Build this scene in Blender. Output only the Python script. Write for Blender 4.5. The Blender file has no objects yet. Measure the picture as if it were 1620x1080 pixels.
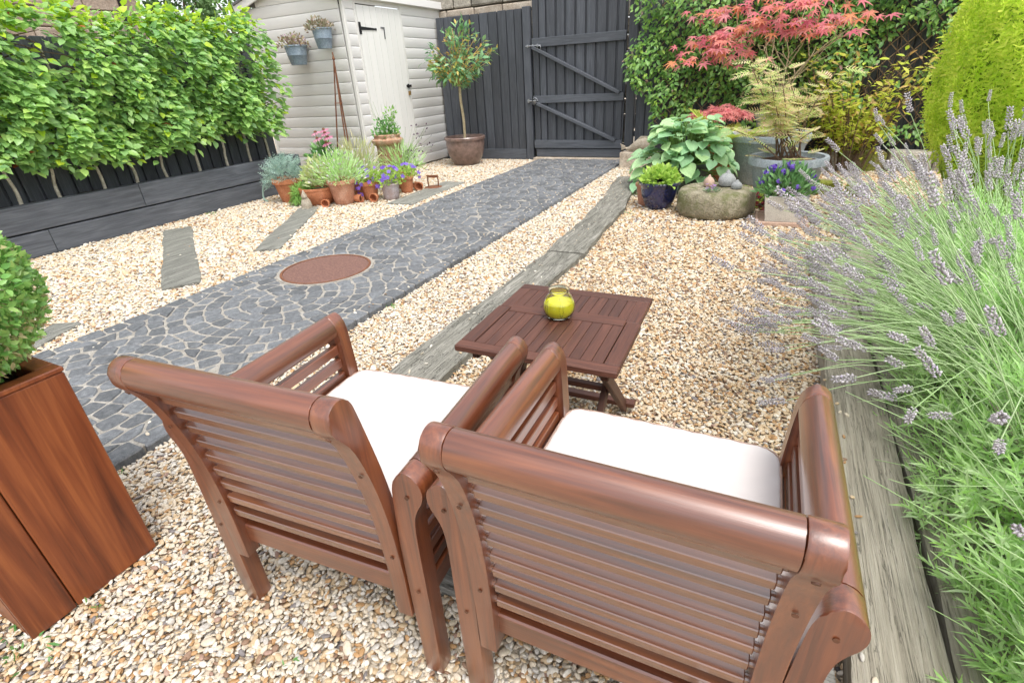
import bpy, bmesh, math, random
import numpy as np
from mathutils import Vector, Matrix, Euler

random.seed(7)
RS = np.random.RandomState(11)
R = math.radians
S = bpy.context.scene
C = S.collection

# ------------------------------------------------------------------ camera, sky, sun, exposure
cam_d = bpy.data.cameras.new('camera')
cam = bpy.data.objects.new('camera', cam_d)
C.objects.link(cam)
pitch, roll, yaw = R(27.45), R(-3.4), R(27.38)
f0 = Vector((-math.sin(yaw), math.cos(yaw), 0)); r0 = Vector((math.cos(yaw), math.sin(yaw), 0)); u0 = Vector((0, 0, 1))
fw = math.cos(pitch) * f0 - math.sin(pitch) * u0
up = math.cos(pitch) * u0 + math.sin(pitch) * f0
rt = math.cos(roll) * r0 + math.sin(roll) * up
up2 = -math.sin(roll) * r0 + math.cos(roll) * up
M = Matrix((rt, up2, -fw)).transposed().to_4x4()
M.translation = Vector((0, 0, 1.3))
cam.matrix_world = M
cam_d.sensor_width = 36.0
cam_d.lens = 803.0 / 1620.0 * 36.0
cam_d.clip_start = 0.02
cam_d.clip_end = 400
S.camera = cam

SUN_EL, SUN_AZ = R(66), R(126)      # azimuth measured clockwise from +Y
w = bpy.data.worlds.new('World'); S.world = w; w.use_nodes = True
nt = w.node_tree; nt.nodes.clear()
sky = nt.nodes.new('ShaderNodeTexSky'); sky.sky_type = 'NISHITA'; sky.sun_disc = False
sky.sun_elevation = SUN_EL; sky.sun_rotation = SUN_AZ; sky.dust_density = 3.0; sky.air_density = 1.0
hs = nt.nodes.new('ShaderNodeHueSaturation'); hs.inputs['Saturation'].default_value = 0.22
bg = nt.nodes.new('ShaderNodeBackground'); bg.inputs['Strength'].default_value = 0.15
wo = nt.nodes.new('ShaderNodeOutputWorld')
nt.links.new(sky.outputs[0], hs.inputs['Color']); nt.links.new(hs.outputs[0], bg.inputs[0]); nt.links.new(bg.outputs[0], wo.inputs[0])
sd = bpy.data.lights.new('sun', 'SUN'); sd.energy = 0.80; sd.angle = R(22); sd.color = (1.0, 0.96, 0.9)
sun = bpy.data.objects.new('sun', sd); C.objects.link(sun)
sun.rotation_euler = (math.pi / 2 - SUN_EL, 0, -SUN_AZ + math.pi)
sun.location = (0, 0, 12)
S.view_settings.view_transform = 'Standard'; S.view_settings.look = 'None'
S.view_settings.gamma = 1.0; S.view_settings.use_curve_mapping = False
S.view_settings.exposure = 1.20
S.render.engine = 'CYCLES'
S.cycles.use_denoising = True
S.cycles.max_bounces = 8
S.cycles.transparent_max_bounces = 8

# ------------------------------------------------------------------ material helpers
def newmat(name):
    m = bpy.data.materials.new(name); m.use_nodes = True
    n = m.node_tree; n.nodes.clear()
    o = n.nodes.new('ShaderNodeOutputMaterial'); p = n.nodes.new('ShaderNodeBsdfPrincipled')
    n.links.new(p.outputs[0], o.inputs[0])
    return m, n, p, o

def ramp(n, stops, interp='LINEAR'):
    r = n.nodes.new('ShaderNodeValToRGB'); cr = r.color_ramp; cr.interpolation = interp
    while len(cr.elements) > 1: cr.elements.remove(cr.elements[-1])
    for i, (p, c) in enumerate(stops):
        e = cr.elements[0] if i == 0 else cr.elements.new(p)
        e.position = p; e.color = (c[0], c[1], c[2], 1)
    return r

def objvec(n, scale):
    """object coordinates, shifted per object so shared meshes differ"""
    t = n.nodes.new('ShaderNodeTexCoord'); oi = n.nodes.new('ShaderNodeObjectInfo')
    mu = n.nodes.new('ShaderNodeMath'); mu.operation = 'MULTIPLY'; mu.inputs[1].default_value = 37.0
    n.links.new(oi.outputs['Random'], mu.inputs[0])
    ad = n.nodes.new('ShaderNodeVectorMath'); ad.operation = 'ADD'
    n.links.new(t.outputs['Object'], ad.inputs[0]); n.links.new(mu.outputs[0], ad.inputs[1])
    mp = n.nodes.new('ShaderNodeMapping'); mp.inputs['Scale'].default_value = scale
    n.links.new(ad.outputs[0], mp.inputs['Vector'])
    return mp, oi

def noise(n, vec, scale, detail=5, rough=.6, dist=0):
    t = n.nodes.new('ShaderNodeTexNoise'); t.inputs['Scale'].default_value = scale
    t.inputs['Detail'].default_value = detail; t.inputs['Roughness'].default_value = rough
    t.inputs['Distortion'].default_value = dist
    n.links.new(vec, t.inputs['Vector']); return t

def mixc(n, a, b, fac, mode='MIX'):
    m = n.nodes.new('ShaderNodeMix'); m.data_type = 'RGBA'; m.blend_type = mode
    for sock, v in ((6, a), (7, b), (0, fac)):
        if hasattr(v, 'links') or hasattr(v, 'is_linked'): n.links.new(v, m.inputs[sock])
        else: m.inputs[sock].default_value = v if sock == 0 else (v[0], v[1], v[2], 1)
    return m.outputs[2]

def bump(n, p, h, strength, dist=.004):
    b = n.nodes.new('ShaderNodeBump'); b.inputs['Strength'].default_value = strength; b.inputs['Distance'].default_value = dist
    n.links.new(h, b.inputs['Height']); n.links.new(b.outputs[0], p.inputs['Normal'])

def wood(name, axis, dark, mid, light, rough=.45, along=2.5, across=55, bmp=.15, coat=0, var=.35, spec=.5, crack=0, wide=.45, cior=1.5, crough=.27):
    m, n, p, o = newmat(name)
    sc = [across] * 3; sc[axis] = along
    mp, oi = objvec(n, sc)
    a = noise(n, mp.outputs[0], 1.0, 6, .65, .6)
    sc2 = [across * .2] * 3; sc2[axis] = along * .45
    mp2, _ = objvec(n, sc2)
    b = noise(n, mp2.outputs[0], 1.0, 3, .5, 1.2)
    r = ramp(n, [(.28, dark), (.5, mid), (.75, light)])
    mx = n.nodes.new('ShaderNodeMath'); mx.operation = 'ADD'
    m1 = n.nodes.new('ShaderNodeMath'); m1.operation = 'MULTIPLY'; m1.inputs[1].default_value = 1 - wide
    m2 = n.nodes.new('ShaderNodeMath'); m2.operation = 'MULTIPLY'; m2.inputs[1].default_value = wide
    n.links.new(a.outputs[0], m1.inputs[0]); n.links.new(b.outputs[0], m2.inputs[0])
    n.links.new(m1.outputs[0], mx.inputs[0]); n.links.new(m2.outputs[0], mx.inputs[1])
    n.links.new(mx.outputs[0], r.inputs[0])
    mr = n.nodes.new('ShaderNodeMapRange'); mr.inputs['To Min'].default_value = 1 - var; mr.inputs['To Max'].default_value = 1 + var * .6
    n.links.new(oi.outputs['Random'], mr.inputs[0])
    hv = n.nodes.new('ShaderNodeHueSaturation'); n.links.new(r.outputs[0], hv.inputs['Color']); n.links.new(mr.outputs[0], hv.inputs['Value'])
    colr = hv.outputs[0]; hgt = a.outputs[0]
    if crack:
        sc3 = [across * .3] * 3; sc3[axis] = along * .55
        mp3, _ = objvec(n, sc3); c3 = noise(n, mp3.outputs[0], 1.0, 5, .6, .8)
        sb = n.nodes.new('ShaderNodeMath'); sb.operation = 'SUBTRACT'; sb.inputs[1].default_value = .5; n.links.new(c3.outputs[0], sb.inputs[0])
        ab = n.nodes.new('ShaderNodeMath'); ab.operation = 'ABSOLUTE'; n.links.new(sb.outputs[0], ab.inputs[0])
        ck = ramp(n, [(0, (1 - crack,) * 3), (.004, (1 - crack * .7,) * 3), (.011, (1, 1, 1))]); n.links.new(ab.outputs[0], ck.inputs[0])
        colr = mixc(n, colr, ck.outputs[0], 1.0, 'MULTIPLY')
        ml = n.nodes.new('ShaderNodeMath'); ml.operation = 'MULTIPLY'; n.links.new(a.outputs[0], ml.inputs[0]); n.links.new(ck.outputs[0], ml.inputs[1]); hgt = ml.outputs[0]
    n.links.new(colr, p.inputs['Base Color'])
    rr = n.nodes.new('ShaderNodeMapRange'); rr.inputs['To Min'].default_value = rough - .08; rr.inputs['To Max'].default_value = rough + .12
    n.links.new(b.outputs[0], rr.inputs[0]); n.links.new(rr.outputs[0], p.inputs['Roughness'])
    p.inputs['Coat Weight'].default_value = coat; p.inputs['Coat Roughness'].default_value = crough; p.inputs['Coat IOR'].default_value = cior
    p.inputs['Specular IOR Level'].default_value = spec
    bump(n, p, hgt, bmp, .003 if not crack else .008)
    return m

def stony(name, c1, c2, c3, scale=14, rough=.85, bmp=.5, dist=.01, fine=120, var=.15, moss=None, moss_lo=.52):
    m, n, p, o = newmat(name)
    mp, oi = objvec(n, (1, 1, 1))
    a = noise(n, mp.outputs[0], scale, 6, .65, .3); b = noise(n, mp.outputs[0], fine, 3, .6)
    r = ramp(n, [(.3, c1), (.5, c2), (.72, c3)]); n.links.new(a.outputs[0], r.inputs[0])
    col = r.outputs[0]
    fr = ramp(n, [(.35, (.72, .72, .72)), (.65, (1.2, 1.2, 1.2))]); n.links.new(b.outputs[0], fr.inputs[0])
    col = mixc(n, col, fr.outputs[0], .8, 'MULTIPLY')
    if moss:
        c = noise(n, mp.outputs[0], scale * .45, 5, .7)
        mk = ramp(n, [(moss_lo, (0, 0, 0)), (moss_lo + .12, (1, 1, 1))]); n.links.new(c.outputs[0], mk.inputs[0])
        col = mixc(n, col, moss, mk.outputs[0])
    mr = n.nodes.new('ShaderNodeMapRange'); mr.inputs['To Min'].default_value = 1 - var; mr.inputs['To Max'].default_value = 1 + var
    n.links.new(oi.outputs['Random'], mr.inputs[0])
    hv = n.nodes.new('ShaderNodeHueSaturation'); n.links.new(col, hv.inputs['Color']); n.links.new(mr.outputs[0], hv.inputs['Value'])
    n.links.new(hv.outputs[0], p.inputs['Base Color'])
    p.inputs['Roughness'].default_value = rough
    ad = n.nodes.new('ShaderNodeMath'); ad.operation = 'ADD'; n.links.new(a.outputs[0], ad.inputs[0]); n.links.new(b.outputs[0], ad.inputs[1])
    bump(n, p, ad.outputs[0], bmp, dist)
    return m

def leafmat(name, cols, trans=.35, rough=.5, spec=.4):
    """every leaf takes its own colour from the ramp"""
    m, n, p, o = newmat(name)
    g = n.nodes.new('ShaderNodeNewGeometry'); oi = n.nodes.new('ShaderNodeObjectInfo')
    ad = n.nodes.new('ShaderNodeMath'); ad.operation = 'ADD'
    n.links.new(g.outputs['Random Per Island'], ad.inputs[0]); n.links.new(oi.outputs['Random'], ad.inputs[1])
    fr = n.nodes.new('ShaderNodeMath'); fr.operation = 'FRACT'; n.links.new(ad.outputs[0], fr.inputs[0])
    k = len(cols)
    r = ramp(n, [(i / max(1, k - 1), c) for i, c in enumerate(cols)])
    n.links.new(fr.outputs[0], r.inputs[0])
    t = n.nodes.new('ShaderNodeTexCoord')
    nz = noise(n, t.outputs['Object'], 9, 3, .6)
    vr = n.nodes.new('ShaderNodeMapRange'); vr.inputs['To Min'].default_value = .7; vr.inputs['To Max'].default_value = 1.3
    n.links.new(nz.outputs[0], vr.inputs[0])
    hv = n.nodes.new('ShaderNodeHueSaturation'); n.links.new(r.outputs[0], hv.inputs['Color']); n.links.new(vr.outputs[0], hv.inputs['Value'])
    n.links.new(hv.outputs[0], p.inputs['Base Color'])
    p.inputs['Roughness'].default_value = rough; p.inputs['Specular IOR Level'].default_value = spec
    if trans > 0:
        tr = n.nodes.new('ShaderNodeBsdfTranslucent'); n.links.new(hv.outputs[0], tr.inputs[0])
        ms = n.nodes.new('ShaderNodeMixShader'); ms.inputs[0].default_value = trans
        n.links.new(p.outputs[0], ms.inputs[1]); n.links.new(tr.outputs[0], ms.inputs[2]); n.links.new(ms.outputs[0], o.inputs[0])
    return m

def plain(name, col, rough=.5, metal=0, spec=.5, coat=0, mott=.12, scale=30, bmp=.05):
    m, n, p, o = newmat(name)
    mp, oi = objvec(n, (1, 1, 1)); a = noise(n, mp.outputs[0], scale, 5, .6)
    lo = tuple(c * (1 - mott * 2) for c in col); hi = tuple(min(1, c * (1 + mott * 2)) for c in col)
    r = ramp(n, [(.3, lo), (.5, col), (.7, hi)]); n.links.new(a.outputs[0], r.inputs[0]); n.links.new(r.outputs[0], p.inputs['Base Color'])
    p.inputs['Roughness'].default_value = rough; p.inputs['Metallic'].default_value = metal
    p.inputs['Specular IOR Level'].default_value = spec; p.inputs['Coat Weight'].default_value = coat
    p.inputs['Coat Roughness'].default_value = .08
    bump(n, p, a.outputs[0], bmp, .003)
    return m

# ------------------------------------------------------------------ mesh helpers
def link(name, me, mat, parent=None, loc=None, rot=None):
    o = bpy.data.objects.new(name, me); C.objects.link(o)
    if mat is not None and len(me.materials) == 0: me.materials.append(mat)
    if parent is not None: o.parent = parent
    if loc is not None: o.location = loc
    if rot is not None: o.rotation_euler = rot
    return o

def tag(o, label=None, cat=None, group=None, kind=None):
    if label: o['label'] = label
    if cat: o['category'] = cat
    if group: o['group'] = group
    if kind: o['kind'] = kind
    return o

def thing(name, label, cat, loc=(0, 0, 0), rz=0, group=None):
    o = bpy.data.objects.new(name, None); C.objects.link(o); o.empty_display_size = .1
    o.location = loc; o.rotation_euler = (0, 0, rz)
    return tag(o, label, cat, group)

def mesh_np(name, V, F, smooth=False):
    """V (n,3), F (m,k) arrays with constant k"""
    V = np.asarray(V, dtype=np.float32); F = np.asarray(F, dtype=np.int32)
    me = bpy.data.meshes.new(name); k = F.shape[1]
    me.vertices.add(len(V)); me.vertices.foreach_set('co', V.ravel())
    me.loops.add(F.size); me.loops.foreach_set('vertex_index', F.ravel())
    me.polygons.add(len(F)); me.polygons.foreach_set('loop_start', np.arange(0, F.size, k, dtype=np.int32))
    if smooth: me.polygons.foreach_set('use_smooth', np.ones(len(F), dtype=bool))
    me.update(calc_edges=True); me.validate()
    return me

def mesh_py(name, V, F, smooth=False):
    me = bpy.data.meshes.new(name); me.from_pydata([tuple(v) for v in V], [], F)
    if smooth:
        for p in me.polygons: p.use_smooth = True
    me.update(); return me

def bm_mesh(name, bm, smooth=False):
    me = bpy.data.meshes.new(name); bmesh.ops.recalc_face_normals(bm, faces=bm.faces[:]); bm.to_mesh(me); bm.free()
    if smooth:
        for p in me.polygons: p.use_smooth = True
        me.set_sharp_from_angle(angle=R(40))
    return me

def bm_box(bm, c, s, bev=.003, rot=None, seg=1):
    r = bmesh.ops.create_cube(bm, size=1.0); vs = r['verts']
    for v in vs: v.co = Vector((v.co.x * s[0], v.co.y * s[1], v.co.z * s[2]))
    if bev > 0:
        es = list({e for v in vs for e in v.link_edges})
        rb = bmesh.ops.bevel(bm, geom=es, offset=min(bev, min(s) * .4), segments=seg, affect='EDGES', profile=.6)
        vs = list({v for f in rb['faces'] for v in f.verts} | {v for v in vs if v.is_valid})
    mt = Matrix.Translation(c) @ (rot.to_4x4() if rot is not None else Matrix())
    for v in vs: v.co = mt @ v.co
    return vs

def box(name, mat, parent, c, s, bev=.003, rot=None, seg=1, jitter=0):
    """a bevelled box whose object origin is its own centre"""
    bm = bmesh.new(); vs = bm_box(bm, (0, 0, 0), s, bev, None, seg)
    if jitter:
        for v in vs: v.co += Vector((random.uniform(-1, 1), random.uniform(-1, 1), random.uniform(-1, 1))) * jitter
    o = link(name, bm_mesh(name, bm), mat, parent, c)
    if rot is not None: o.rotation_euler = rot.to_euler()
    return o

def bar(name, mat, parent, a, b, wd, th, bev=.003, upv=(0, 0, 1)):
    """box running from a to b; local x along it"""
    a = Vector(a); b = Vector(b); x = (b - a); L = x.length; x.normalize()
    y = Vector(upv).cross(x)
    if y.length < 1e-4: y = Vector((0, 1, 0)).cross(x)
    y.normalize(); z = x.cross(y)
    rot = Matrix((x, y, z)).transposed()
    return box(name, mat, parent, (a + b) / 2, (L, wd, th), bev, rot)

def lathe_vf(prof, n=32, wob=0):
    V = []; F = []
    ph = [random.uniform(0, 6.28) for _ in range(3)]
    for r, z in prof:
        for i in range(n):
            a = 2 * math.pi * i / n
            q = r * (1 + wob * (math.sin(2 * a + ph[0]) + .5 * math.sin(5 * a + ph[1])))
            V.append((q * math.cos(a), q * math.sin(a), z))
    for k in range(len(prof) - 1):
        for i in range(n):
            j = (i + 1) % n
            F.append((k * n + i, k * n + j, (k + 1) * n + j, (k + 1) * n + i))
    return V, F

def lathe(name, mat, parent, prof, n=32, loc=None, rot=None, cap=True, wob=0):
    V, F = lathe_vf(prof, n, wob)
    if cap:
        F.append(tuple(range(n))[::-1]); k = (len(prof) - 1) * n
        F.append(tuple(range(k, k + n)))
    me = mesh_py(name, V, F, True)
    me.set_sharp_from_angle(angle=R(35))
    return link(name, me, mat, parent, loc, rot)

def tube_vf(pts, rad, n=6, off=0):
    pts = [Vector(p) for p in pts]; V = []; F = []
    rad = rad if isinstance(rad, (list, tuple)) else [rad] * len(pts)
    ref = Vector((.31, .27, .91))
    for k, p in enumerate(pts):
        d = (pts[min(k + 1, len(pts) - 1)] - pts[max(k - 1, 0)]).normalized()
        u = d.cross(ref)
        if u.length < 1e-3: u = d.cross(Vector((1, 0, 0)))
        u.normalize(); v = d.cross(u)
        for i in range(n):
            a = 2 * math.pi * i / n
            V.append(p + (u * math.cos(a) + v * math.sin(a)) * rad[k])
    for k in range(len(pts) - 1):
        for i in range(n):
            j = (i + 1) % n
            F.append((off + k * n + i, off + k * n + j, off + (k + 1) * n + j, off + (k + 1) * n + i))
    return V, F

def tubes(name, mat, parent, paths, n=6, loc=None):
    V = []; F = []
    for pts, rad in paths:
        v, f = tube_vf(pts, rad, n, len(V)); V += v; F += f
    return link(name, mesh_np(name, np.array([tuple(v) for v in V]), np.array(F), True), mat, parent, loc)

def prism_mesh(name, outline, plane, t0, t1, bev=.004):
    """extrude a 2D outline; plane 'xz' extrudes along y, 'yz' along x, 'xy' along z"""
    bm = bmesh.new()
    def P(a, b, t):
        return {'xz': (a, t, b), 'yz': (t, a, b), 'xy': (a, b, t)}[plane]
    v0 = [bm.verts.new(P(a, b, t0)) for a, b in outline]; v1 = [bm.verts.new(P(a, b, t1)) for a, b in outline]
    k = len(outline)
    f0 = bm.faces.new(v0[::-1]); f1 = bm.faces.new(v1)
    for i in range(k): bm.faces.new((v0[i], v0[(i + 1) % k], v1[(i + 1) % k], v1[i]))
    if bev:
        es = [e for e in list(f0.edges) + list(f1.edges)]
        bmesh.ops.bevel(bm, geom=es, offset=bev, segments=2, affect='EDGES', profile=.6)
    return bm_mesh(name, bm, True)

def spline(pts, per=5, closed=True):
    """Catmull-Rom through 2D points"""
    out = []; n = len(pts)
    rng = range(n) if closed else range(n - 1)
    for i in rng:
        if closed: p = [pts[(i + k) % n] for k in (-1, 0, 1, 2)]
        else: p = [pts[max(0, i - 1)], pts[i], pts[i + 1], pts[min(n - 1, i + 2)]]
        for s in range(per):
            t = s / per
            out.append(tuple(.5 * ((2 * p[1][q]) + (-p[0][q] + p[2][q]) * t + (2 * p[0][q] - 5 * p[1][q] + 4 * p[2][q] - p[3][q]) * t * t + (-p[0][q] + 3 * p[1][q] - 3 * p[2][q] + p[3][q]) * t ** 3) for q in range(len(pts[0]))))
    if not closed: out.append(tuple(pts[-1]))
    return out

# ---- leaves
def T_leaf(w=.3, fold=.06, droop=.05):
    V = np.array([(0, 0, 0), (0, .36, 0), (0, .7, -droop * .4), (0, 1, -droop), (-w, .32, fold), (-w * .86, .64, fold - droop * .3), (w, .32, fold), (w * .86, .64, fold - droop * .3)])
    F = np.array([(0, 1, 4), (1, 2, 5), (1, 5, 4), (2, 3, 5), (0, 6, 1), (1, 7, 2), (1, 6, 7), (2, 7, 3)])
    return V, F
def T_blade(w=.06, droop=.12):
    V = np.array([(-w * .6, 0, 0), (w * .6, 0, 0), (-w, .45, .03), (w, .45, .03), (0, 1, -droop)])
    F = np.array([(0, 1, 3), (0, 3, 2), (2, 3, 4)]); return V, F
def T_oval(w=.3):
    V = np.array([(0, 0, 0), (-w, .45, .05), (w, .45, .05), (0, 1, 0)]); F = np.array([(0, 2, 1), (1, 2, 3)]); return V, F
def T_maple():
    ang = [-128, -88, -45, 0, 45, 88, 128]; ln = [.38, .72, .92, 1.0, .92, .72, .38]
    V = [(0, 0, .03)]; 
    for i, (a, l) in enumerate(zip(ang, ln)):
        if i > 0:
            am = R((ang[i - 1] + a) / 2); V.append((.27 * math.sin(am), .27 * math.cos(am), .02))
        for da, q, zz in ((-9, .55, .02), (0, 1.0, -.1), (9, .55, .02)):
            b = R(a + da); V.append((l * q * math.sin(b), l * q * math.cos(b), zz))
    F = [(0, i + 1, i) for i in range(1, len(V) - 1)]
    return np.array(V) + np.array([0, .25, 0]), np.array(F)
def T_pinnate(pairs=9, w=.28, lw=.045):
    V = [(-.008, 0, 0), (.008, 0, 0), (0, 1, -.18)]; F = [(0, 1, 2)]
    for k in range(pairs):
        t = .12 + .85 * k / (pairs - 1); L = w * (math.sin(math.pi * min(1, .18 + .82 * t)) ** .7) + .03; z = -.18 * t * t
        for s in (-1, 1):
            b = len(V)
            V += [(0, t - lw * .5, z), (0, t + lw * .6, z), (s * L * .55, t + .1 + lw, z + .015), (s * L, t + .2, z - .03), (s * L * .5, t + .05, z - .005)]
            F += [(b, b + 1, b + 2), (b, b + 2, b + 4), (b + 4, b + 2, b + 3)]
    return np.array(V), np.array(F)
def T_petals(n=5, w=.5, cup=.25):
    V = [(0, 0, 0)]; F = []
    for k in range(n):
        a = 2 * math.pi * k / n; b = len(V)
        for da, q, z in ((-w, .6, cup * .4), (-w * .5, 1, cup), (w * .5, 1, cup), (w, .6, cup * .4)):
            V.append((q * math.sin(a + da), q * math.cos(a + da), z))
        F += [(0, b + 1, b), (0, b + 2, b + 1), (0, b + 3, b + 2)]
    return np.array(V), np.array(F)
def nrm(a): return a / np.maximum(np.linalg.norm(a, axis=-1, keepdims=True), 1e-9)
def cloud(T, pos, d, nv, size):
    Vt, Ft = T; pos = np.asarray(pos, float); N = len(pos)
    y = nrm(np.asarray(d, float)); x = nrm(np.cross(y, nrm(np.asarray(nv, float)))); z = np.cross(x, y)
    size = np.broadcast_to(np.asarray(size, float).reshape(-1, 1, 1), (N, 1, 1))
    P = Vt[None] * size
    W = pos[:, None, :] + P[..., 0:1] * x[:, None] + P[..., 1:2] * y[:, None] + P[..., 2:3] * z[:, None]
    F = Ft[None] + (np.arange(N) * len(Vt))[:, None, None]
    return W.reshape(-1, 3), F.reshape(-1, Ft.shape[1])
def join(parts):
    V = []; F = []; o = 0
    for v, f in parts: V.append(v); F.append(f + o); o += len(v)
    return np.concatenate(V), np.concatenate(F)
def leaves(name, mat, parent, parts, loc=None, smooth=False):
    V, F = join(parts) if isinstance(parts, list) else parts
    return link(name, mesh_np(name, V, F, smooth), mat, parent, loc)
def rnd(n, a=-1, b=1): return RS.uniform(a, b, n)
def sph(n):
    v = RS.normal(size=(n, 3)); return nrm(v)
def dome_pts(n, rx, ry, rz, shell=.6, lo=-.1):
    """points in the outer shell of a dome and their outward directions"""
    v = sph(n * 3); v = v[v[:, 2] > lo][:n]
    q = shell + (1 - shell) * RS.rand(len(v), 1) ** .6
    return v * q * np.array([rx, ry, rz]), nrm(v / np.array([rx, ry, rz]))
def place_leaf(me, name, parent, p, d, nv, s):
    y = Vector(d).normalized(); x = y.cross(Vector(nv))
    if x.length < 1e-4: x = y.cross(Vector((1, 0, 0)))
    x.normalize(); z = x.cross(y)
    o = bpy.data.objects.new(name, me); C.objects.link(o); o.parent = parent
    m = Matrix((x, y, z)).transposed().to_4x4() @ Matrix.Scale(s, 4); m.translation = Vector(p)
    o.matrix_local = m
    return o

# ------------------------------------------------------------------ materials
teak = {}
for ax, nm in enumerate('xyz'):
    teak[nm] = wood('oiled_teak_' + nm, ax, (.040, .009, .0035), (.158, .040, .0125), (.30, .092, .028), rough=.36, along=4, across=150, bmp=.3, coat=1.0, var=.16, wide=.55, spec=.6, cior=1.66, crough=.3)
slat_w = wood('varnished_slat', 0, (.055, .015, .005), (.165, .050, .015), (.29, .102, .032), rough=.4, along=4, across=150, bmp=.25, coat=1.0, var=.14, wide=.55, spec=.6, cior=2.05, crough=.2)
table_w = {}
for ax, nm in enumerate('xyz'):
    table_w[nm] = wood('table_teak_' + nm, ax, (.040, .013, .008), (.088, .031, .018), (.155, .060, .037), rough=.48, along=7, across=260, bmp=.25, var=.25)
planter_w = wood('planter_hardwood', 2, (.060, .014, .006), (.20, .050, .015), (.40, .125, .036), rough=.42, along=2.4, across=80, bmp=.2, wide=.62, var=.15, coat=.1)
black_v = wood('black_stained_boards', 2, (.030, .034, .041), (.062, .068, .081), (.112, .121, .138), rough=.6, along=5, across=130, bmp=.4, var=.25)
black_h = wood('black_stained_rails', 0, (.038, .043, .052), (.075, .083, .098), (.125, .136, .156), rough=.58, along=5, across=130, bmp=.4, var=.15)
black_y = wood('black_stained_sleeper', 1, (.042, .046, .055), (.088, .096, .112), (.16, .17, .19), rough=.55, along=4, across=90, bmp=.5, var=.1)
grey_y = wood('weathered_sleeper', 1, (.19, .165, .125), (.35, .315, .25), (.50, .46, .385), rough=.85, along=3, across=170, bmp=1.0, var=.08, crack=.5)
grey_x = wood('weathered_plank', 0, (.12, .115, .10), (.28, .27, .24), (.46, .45, .41), rough=.85, along=4, across=150, bmp=1.0, var=.1, crack=.6)
old_y = wood('old_rotten_sleeper', 1, (.085, .08, .065), (.23, .22, .185), (.45, .43, .38), rough=.9, along=5, across=95, bmp=1.0, var=.1, crack=.85)
plank_y = wood('grey_plank', 1, (.09, .088, .075), (.22, .218, .19), (.40, .395, .35), rough=.85, along=4, across=130, bmp=1.0, var=.15, crack=.6)
cream = wood('cream_painted_boards', 0, (.69, .68, .655), (.74, .73, .705), (.78, .77, .745), rough=.45, along=1.5, across=25, bmp=.1, var=.03)
creamv = wood('cream_painted_trim', 2, (.61, .595, .56), (.66, .65, .615), (.70, .69, .655), rough=.45, along=1.5, across=25, bmp=.1, var=.02)
doorw = wood('pale_painted_door', 2, (.66, .655, .62), (.70, .695, .665), (.74, .735, .705), rough=.42, along=1.2, across=22, bmp=.08, var=.02)
lattice_w = wood('brown_lattice', 0, (.19, .12, .07), (.32, .22, .13), (.44, .33, .21), rough=.8, along=3, across=60, bmp=.4, var=.2)
terra = stony('terracotta', (.36, .125, .055), (.47, .175, .08), (.56, .25, .14), 9, .82, .15, .004, 90, .12)
terra_pale = stony('pale_terracotta', (.38, .17, .10), (.46, .22, .14), (.55, .33, .24), 10, .85, .2, .004, 90, .1)
terra_old = stony('limed_terracotta', (.28, .13, .08), (.42, .24, .15), (.55, .46, .36), 12, .9, .5, .008, 70, .1, moss=(.20, .19, .10), moss_lo=.55)
greypot = stony('grey_bloomed_clay', (.26, .17, .15), (.34, .27, .26), (.42, .38, .40), 8, .8, .2, .004, 90, .05)
brown_glaze = plain('brown_glaze', (.175, .115, .095), .3, 0, .5, .35, .2, 14, .05)
blue_glaze = plain('blue_glaze', (.012, .017, .075), .12, 0, .6, .8, .3, 10, .03)
zinc = stony('zinc_planter', (.22, .26, .30), (.31, .355, .39), (.42, .46, .49), 5, .5, .08, .003, 60, .05)
galv = stony('galvanised_pail', (.17, .22, .28), (.22, .28, .34), (.28, .34, .40), 10, .45, .05, .002, 60, .05)
conc = stony('pale_concrete', (.55, .52, .45), (.63, .60, .53), (.69, .66, .59), 12, .8, .15, .003, 160, .05)
tray_m = stony('pink_clay_tray', (.42, .27, .20), (.50, .34, .26), (.56, .40, .32), 12, .85, .2, .003, 120, .05)
mill_m = stony('millstone_sandstone', (.20, .175, .11), (.30, .265, .185), (.40, .36, .27), 9, .95, .9, .02, 60, .03, moss=(.15, .155, .065), moss_lo=.47)
stone_m = stony('grey_sandstone', (.22, .195, .165), (.33, .30, .25), (.46, .42, .36), 7, .95, .8, .02, 50, .22)
coping_m = stony('pale_coping', (.34, .27, .20), (.46, .39, .31), (.58, .52, .44), 8, .95, .6, .012, 60, .1)
mossy = stony('mossy_stone', (.16, .12, .08), (.26, .20, .14), (.36, .30, .22), 7, .95, .9, .02, 40, .1, moss=(.20, .22, .03), moss_lo=.45)
slab_m = stony('grey_slate_slab', (.20, .215, .215), (.28, .295, .29), (.36, .37, .35), 6, .8, .3, .006, 80, .08)
orn_pink = stony('pink_stone', (.38, .25, .19), (.46, .32, .25), (.52, .38, .30), 16, .85, .3, .004, 120, .03)
orn_grey = stony('grey_stone', (.22, .23, .23), (.30, .31, .31), (.38, .39, .38), 16, .85, .3, .004, 120, .03)
orn_tan = stony('tan_stone', (.28, .23, .17), (.36, .31, .24), (.46, .41, .33), 22, .9, .6, .006, 120, .03)
soil = stony('dark_soil', (.022, .016, .011), (.045, .033, .024), (.08, .06, .045), 40, .95, 1.0, .02, 120, .05)
mulch = stony('bark_mulch', (.06, .03, .02), (.12, .065, .042), (.22, .13, .09), 60, .95, 1.0, .02, 150, .05)
rust = stony('rusty_iron', (.10, .035, .018), (.17, .065, .03), (.26, .11, .05), 30, .85, .4, .003, 120, .1)
black_iron = plain('black_iron', (.012, .012, .014), .45, .3, .5)
steel = plain('grey_steel', (.35, .36, .38), .35, .8, .5)
brass = plain('brass', (.36, .22, .07), .4, .7, .5)
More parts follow.
